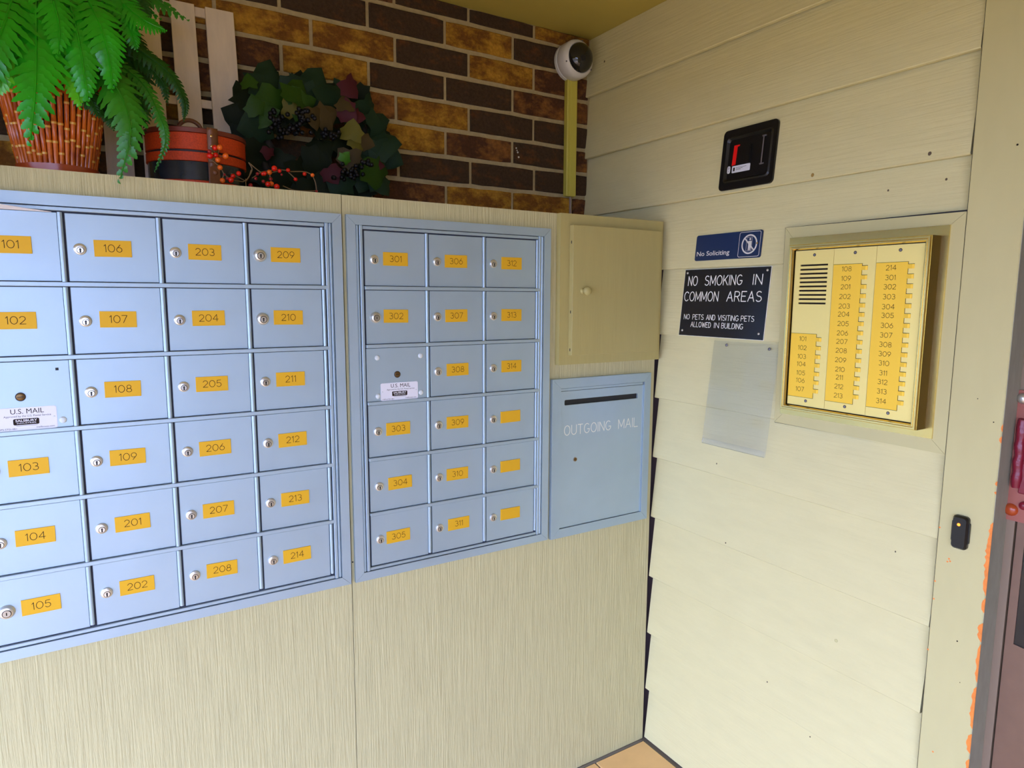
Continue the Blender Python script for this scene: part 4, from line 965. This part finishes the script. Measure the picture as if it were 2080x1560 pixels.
# ================================================================== CAMERA AND RACEWAY ON THE BRICK
t = thing('security_camera', 'white round dome camera on the brick in the upper corner', 'camera', (1.424, BRK, 2.302))
Pc = lambda a, b, c: PB(1.4265 + a, 2.3030 + b, c)
MB().lathe([(.060, .001), (.062, .003), (.062, .014), (.060, .016)], Pc, n=40).build('mounting_base', m_white, t, smooth=40)
MB().lathe([(.0605, .018), (.0625, .021), (.0625, .050), (.0600, .058), (.0525, .0665), (.0495, .0680), (.0475, .066)], Pc, n=40).build('housing', m_white, t, smooth=40)
MB().lathe([(.0475, .0665)] + [(.0475 * math.cos(q * PI / 16), .0665 + .032 * math.sin(q * PI / 16)) for q in range(1, 8)] + [(.0005, .0985)], Pc, n=32).build('smoked_dome', m_smoke, t, smooth=60)
MB().lathe([(.010, .090), (.010, .0985), (.009, .0995)], Pc, -.010, -.010, n=18).build('lens', m_black, t, smooth=40)
MB().lathe([(.0590, .0155), (.0590, .0185)], Pc, n=40).build('seam', m_black, t)
for an in (200, 330, 80):
    q = math.radians(an)
    MB().ball(Pc(.0575 * math.cos(q), .0575 * math.sin(q), .0625), .0028, 8, 5).build('screw', m_screw, t, smooth=60)
t = thing('cable_raceway', 'narrow olive-yellow cable raceway running down the brick below the camera', 'raceway', (1.437, BRK, 1.857))
mb = MB().prism([(1.4110, .001), (1.4530, .001), (1.4530, .018), (1.4500, .020), (1.4260, .020), (1.4250, .0185), (1.4200, .0185), (1.4190, .020), (1.4140, .020), (1.4110, .018)], 1.8585, 2.2500, lambda a, c, z: (a, BRK - c, z))
mb.build('channel', m_raceway, t)
MB().box(1.4150, 1.4495, BRK - .0175, BRK - .001, 1.8570, 1.8590).build('end_cap', m_raceway, t)
MB().tube([(1.4390, BRK - .006, 1.8580), (1.4390, BRK - .006, LED + .001)], .0045, 8).build('cable', m_cable, t, smooth=60)

# ================================================================== THINGS ON THE LEDGE
# whitewashed slat panel leaning against the bricks
t = thing('slat_panel', 'whitewashed wooden slat panel leaning against the bricks behind the fern', 'slat panel', (.19, .31, LED))
def LN(a, b, c):      # b runs up the leaning panel
    k = .155
    return (a, .308 + (b - LED) * k - c * math.cos(k), b)
for a0, a1 in ((.036, .093), (.115, .1705), (.1965, .2515), (.2765, .3440)):
    MB().box(a0, a1, LED + .001, 2.2320, 0, .0090, bev=.0008, mp=LN).build('slat', m_slat, t)
for b0_, b1_ in ((2.206, 2.230), (1.976, 1.997)):
    MB().box(.036, .342, b0_, b1_, -.0075, -.0004, bev=.0006, mp=LN).build('cross_rail', m_slat, t)

# bentwood lidded box
t = thing('lidded_bentwood_box', 'round red and black lidded bentwood box with leather strap', 'box', (.2140, .190, LED))
bx, by = .2165, .190
SX, SY = .1060, .0900
Pe = lambda a, b, c: (bx + a, by + b, LED + c)
def shell(prof, name, m, n=56, par=None):
    return MB().lathe(prof, Pe, n=n, sx=SX, sy=SY).build(name, m, par or t, smooth=40)
shell([(.97, .001), (.985, .002), (.985, .0195), (.97, .0205)], 'base_hoop', m_redwood)
shell([(.965, .0207), (.970, .0210), (.970, .060), (.965, .0605)], 'box_body', m_greenblack)
shell([(.985, .0608), (1.0, .0615), (1.0, .0800), (.985, .0805)], 'lower_hoop', m_redwood)
lid = shell([(.985, .0850), (1.0, .0858), (1.0, .1200), (.99, .1210)], 'lid', m_redwood)
MB().lathe([(1.0, .1212), (1.02, .1220), (1.02, .1310), (1.0, .1325), (.3, .1335), (.01, .1335)], Pe, n=56, sx=SX, sy=SY).build('lid_rim', m_darkwood, lid, smooth=40)
MB().lathe([(.955, .0803), (.955, .0852)], Pe, n=40, sx=SX, sy=SY).build('dark_joint', m_black, t)
# the strap runs over the top and down the front
def onell(x, off=.0): return by - SY * math.sqrt(max(0, 1 - ((x - bx) / SX) ** 2)) * (1 + off)
sx0, sx1 = .2270, .2495
strap = MB()
zz = [.004, .012, .06, .062, .0818, .0835, .086, .12, .1225, .133]
offs = [.012, .012, .012, .045, .045, .04, .045, .045, .062, .062]
for z_, of in zip(zz, offs): pass
vs = []
for z_, of in zip(zz, offs):
    for x in (sx0, (sx0 + sx1) / 2, sx1):
        vs.append((x, onell(x, of) - .0012, LED + z_))
fs = [[3*i+j, 3*i+j+1, 3*i+j+4, 3*i+j+3] for i in range(len(zz) - 1) for j in (0, 1)]
m0 = len(vs)
vs += [(sx0, by + .02, LED + .1375), ((sx0 + sx1) / 2, by + .02, LED + .1375), (sx1, by + .02, LED + .1375)]
fs += [[m0 - 3, m0 - 2, m0 + 1, m0], [m0 - 2, m0 - 1, m0 + 2, m0 + 1]]
so = strap.add(vs, fs).build('strap', m_leather, t, smooth=30)
sm = so.modifiers.new('thickness', 'SOLIDIFY'); sm.thickness = .0022; sm.offset = 0
MB().prism(rrect(.2285, .2505, LED + .010, LED + .052, .007), 0, .0025, lambda a, b, c: (a, onell(a, .03) - .0035 - c, b)).build('strap_tab', m_leather, so)
for z_, r_ in ((.116, .0032), (.094, .0032), (.0785, .0030), (.038, .0058), (.008, .0032)):
    MB().ball((.2350 if r_ < .005 else .2395, onell(.2355, .06) - .0035 - (.002 if r_ > .005 else 0), LED + z_), r_, 10, 6, sc=(1, .5, 1)).build('stud', m_stud if r_ < .005 else m_leather, so, smooth=60)
hp = [(.1790 + .0255 + .0260 * math.cos(PI * (1 - q / 12)), .185 + .0 * q, LED + .1370 + .0280 * math.sin(PI * q / 12)) for q in range(13)]
hb = MB().tube([(x, y - .000, z) for x, y, z in hp], [.0040] * 3 + [.0048] * 7 + [.0040] * 3, 8).build('handle', m_leather, lid, smooth=60)
MB().ball((.2290, .183, LED + .1375), .0062, 10, 6, sc=(1, .8, .8)).build('handle_knob', m_stud, lid, smooth=60)

# cane basket
t = thing('cane_basket', 'flared basket of glossy orange-brown canes holding the fern', 'basket', (-.052, .12, LED))
kx, ky = -.053, .118
NB = 46; rbk = random.Random(3)
MB().lathe([(.0600, .001), (.0700, .002), (.0725, .0195), (.0660, .0205)], lambda a, b, c: (kx + a, ky + b, LED + c), n=40).build('base_rim', m_rim, t, smooth=40)
MB().lathe([(.0600, .003), (.0845, .178), (.0810, .178), (.056, .006)], lambda a, b, c: (kx + a, ky + b, LED + c), n=40, cap1=False).build('liner', m_vine, t, smooth=40)
for k in range(NB):
    an = 2 * PI * (k + .5) / NB
    r0, r1 = .0640, .0915
    p0 = Vector((kx + r0 * math.cos(an), ky + r0 * math.sin(an), LED + .016)); p1 = Vector((kx + r1 * math.cos(an + .03), ky + r1 * math.sin(an + .03), LED + .186 + rbk.uniform(-.004, .002)))
    rr = rbk.uniform(.0039, .0048)
    nodes = sorted((rbk.uniform(.08, .30), rbk.uniform(.38, .62), rbk.uniform(.70, .92)))
    pts, rad, ss = [p0], [rr], [0]
    for q in nodes:
        for dq, e in ((-.025, 1.0), (-.012, 1.14), (.012, 1.14), (.025, 1.0)):
            pts.append(p0.lerp(p1, q + dq)); rad.append(rr * e); ss.append(q + dq)
    pts.append(p1); rad.append(rr * .9)
    mb = MB().tube(pts, rad, 8)
    ring_faces = set()
    for i in range(len(mb.f) - 2):
        seg = i // 8
        if seg >= 1 and (seg - 1) % 4 == 1: mb.mi[i] = 1
    mb.build('cane', [m_cane, m_node], t, smooth=50)
MB().lathe([(.0860, .150), (.0875, .151), (.0890, .158), (.0870, .160)], lambda a, b, c: (kx + a, ky + b, LED + c), n=40, cap0=False, cap1=False).build('binding_ring', m_rim, t, smooth=40)

# fern
def crom(P, n):
    P = [Vector(p) for p in P]; P = [P[0] * 2 - P[1]] + P + [P[-1] * 2 - P[-2]]
    out = []; segs = len(P) - 3
    for i in range(n + 1):
        u = i / n * segs; k = min(int(u), segs - 1); f = u - k
        a, b, c, d = P[k:k+4]
        out.append(.5 * ((2*b) + (c - a) * f + (2*a - 5*b + 4*c - d) * f*f + (3*b - a - 3*c + d) * f**3))
    return out
t = thing('fern', 'large bright green fern spilling over the rim of the cane basket', 'fern', (kx, ky, LED + .14))
rf = random.Random(8)
def frond(P, w, ck):
    N = 20 if w > .055 else (24 if w > .03 else 34)
    C_ = crom(P, N)
    L_ = sum((C_[i+1] - C_[i]).length for i in range(N))
    sp = L_ / N
    mb = MB()
    mb.tube(C_, [.0022 * (1 - .75 * i / N) + .0004 for i in range(N + 1)], 5)
    for i in range(3, N + 1):
        s = i / N
        tg = (C_[min(i+1, N)] - C_[i-1]).normalized()
        view = Vector((0, -1, .35)).normalized()
        sd = tg.cross(view)
        if sd.length < .15: sd = tg.cross(Vector((1, 0, 0)))
        sd.normalize(); nr = sd.cross(tg).normalized()
        ln = w * min(1, s / .22) * max(.06, (1 - s) ** .62) * 1.12
        for sg in (-1, 1):
            l = ln * rf.uniform(.88, 1.08)
            sweep = .22 + .55 * s
            d = (sd * sg + tg * sweep).normalized()
            bw = sp * (.50 if w > .03 else .58) * min(1.0, .45 + l / .04)
            K = 8 if l > .02 else 4
            vs = []; lift = rf.uniform(-.25, .1)
            base = C_[i] + tg * (sp * .25 * sg)
            crossv = d.cross(nr).normalized()
            for k in range(K + 1):
                q = k / K
                wd = bw * (1 - q) ** .55 * (1.16 if k % 2 else .86) * (1 if k else .8)
                if k == K: wd = .0002
                ce_ = base + d * (l * q) + nr * (lift * l * q * q - .28 * l * q * q * (0.5 if ck in 'bl' else 1)) - Vector((0, 0, 1)) * l * .12 * q * q
                vs += [ce_ + crossv * wd, ce_ + nr * (-.0012 * (1 - q)), ce_ - crossv * wd]
            fs = []
            for k in range(K):
                fs += [[3*k, 3*k+1, 3*k+4, 3*k+3], [3*k+1, 3*k+2, 3*k+5, 3*k+4]]
            mb.add(vs, fs)
    return mb.build('frond', m_fern[ck], t, smooth=25, orient=False)
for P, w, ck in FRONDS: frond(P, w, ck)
rx_ = random.Random(77)
for k in range(9):      # upright and rear fronds, mostly above and behind
    an = rx_.uniform(-.6, PI + .6)
    P0 = (kx + .02 * math.cos(an), ky + .02 * math.sin(an), LED + .17)
    d = .13 + .08 * rx_.random()
    yy = min(ky + d * math.sin(an), .345)
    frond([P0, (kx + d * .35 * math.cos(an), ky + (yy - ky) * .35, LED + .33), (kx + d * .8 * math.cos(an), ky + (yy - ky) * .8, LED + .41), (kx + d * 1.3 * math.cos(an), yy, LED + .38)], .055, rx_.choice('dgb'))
MB().ball((kx, ky, LED + .165), .068, 16, 8, sc=(1, 1, .35)).build('moss', m_vine, t, smooth=60)

# ivy wreath
t = thing('ivy_wreath', 'dark ivy and grape wreath leaning against the bricks beside the box', 'wreath', (.522, .30, LED + .004))
rw = random.Random(31)
for k in range(5):
    pts = []
    for q in range(37):
        a = 2 * PI * q / 36
        R_ = .133 + .012 * math.sin(3 * a + k * 2) + (k - 2) * .006
        pts.append((.522 + R_ * 1.04 * math.cos(a), .315 + .010 * math.sin(5 * a + k * 1.3), 1.918 + R_ * .96 * math.sin(a)))
    MB().tube(pts, .0095, 6).build('vine_hoop', m_vine, t, smooth=60)
def leaf_mesh(seed):
    r = random.Random(seed)
    ol = [(0, 0), (.22, -.02), (.48, .02), (.47, .26), (.58, .50), (.40, .58), (.27, .78), (0, 1.0), (-.27, .78), (-.40, .58), (-.58, .50), (-.47, .26), (-.48, .02), (-.22, -.02)]
    ol = [(a + r.uniform(-.03, .03), b + r.uniform(-.03, .03)) for a, b in ol]
    ol[0] = (0, .06); ol[7] = (0, 1)
    mid = [(0, .0, .30), (0, .0, .58), (0, 0, .80)]
    vs = [(a, -.02 - .28 * abs(a) + .10 * (b - .4) ** 2 + r.uniform(-.03, .03), b) for a, b in ol] + [(x, .035, z) for x, _, z in mid]
    M0, M1, M2 = 14, 15, 16
    fs = [(0, 1, M0), (1, 2, M0), (2, 3, M0), (3, M1, M0), (3, 4, M1), (4, 5, M1), (5, M2, M1), (5, 6, M2), (6, 7, M2), (7, 8, M2), (8, 9, M2), (9, M1, M2), (9, 10, M1), (10, 11, M1), (11, M0, M1), (11, 12, M0), (12, 13, M0), (13, 0, M0)]
    me = bpy.data.meshes.new('leaf'); me.from_pydata([(x, -y, z) for x, y, z in vs], [], fs)
    for p in me.polygons: p.use_smooth = True
    me.materials.append(m_leaf['t'])
    return me
LM = [leaf_mesh(s) for s in (1, 2, 3, 4)]
to = Vector(ORG[t.name])
for x, y, z, s, a, ck in WREATH_LEAVES:
    if math.hypot(x - .497, z - 1.898) < .018 + s * .24: continue
    o = bpy.data.objects.new('leaf', rw.choice(LM)); COL.objects.link(o); o.parent = t
    o.material_slots[0].link = 'OBJECT'; o.material_slots[0].material = m_leaf[ck]
    rot = Matrix.Rotation(math.radians(a), 3, 'Y') @ Matrix.Rotation(rw.uniform(-.45, .25), 3, 'X') @ Matrix.Rotation(rw.uniform(-.5, .5), 3, 'Z')
    ctr = Vector((x, y, z)) - rot @ Vector((0, 0, s * .45))
    o.rotation_euler = rot.to_euler(); o.scale = (s, s, s); o.location = ctr - to
mb = MB()
for x, y, z in GRAPES: mb.ball((x, y, z), .0060, 8, 6)
gp = mb.build('grapes', m_grape, t, smooth=60); gp['kind'] = 'stuff'

# berry sprig
t = thing('berry_sprig', 'sprig of red and orange berries lying before the box and wreath', 'berries', (.32, .07, LED))
mb = MB()
for P in SPRIG_STEMS: mb.tube(crom(P, 8) if len(P) > 2 else P, .00125, 5)
mb.build('stem', m_twig, t, smooth=60)
bmesh_ = {}
for x, y, z, r, ck in BERRIES:
    if ck not in bmesh_:
        o = MB().ball((0, 0, 0), 1.0, 14, 8).build('berry', m_berry[ck], t, smooth=80, loc=None)
        # give the mesh its own centre
        off = Vector(ORG[t.name])
        for v in o.data.vertices: v.co += off
        bmesh_[ck] = o.data
    else:
        o = bpy.data.objects.new('berry', bmesh_[ck]); COL.objects.link(o); o.parent = t
    r *= 1.12; o.scale = (r, r, r); o.location = Vector((x, y, max(z, LED + r + .001))) - Vector(ORG[t.name])
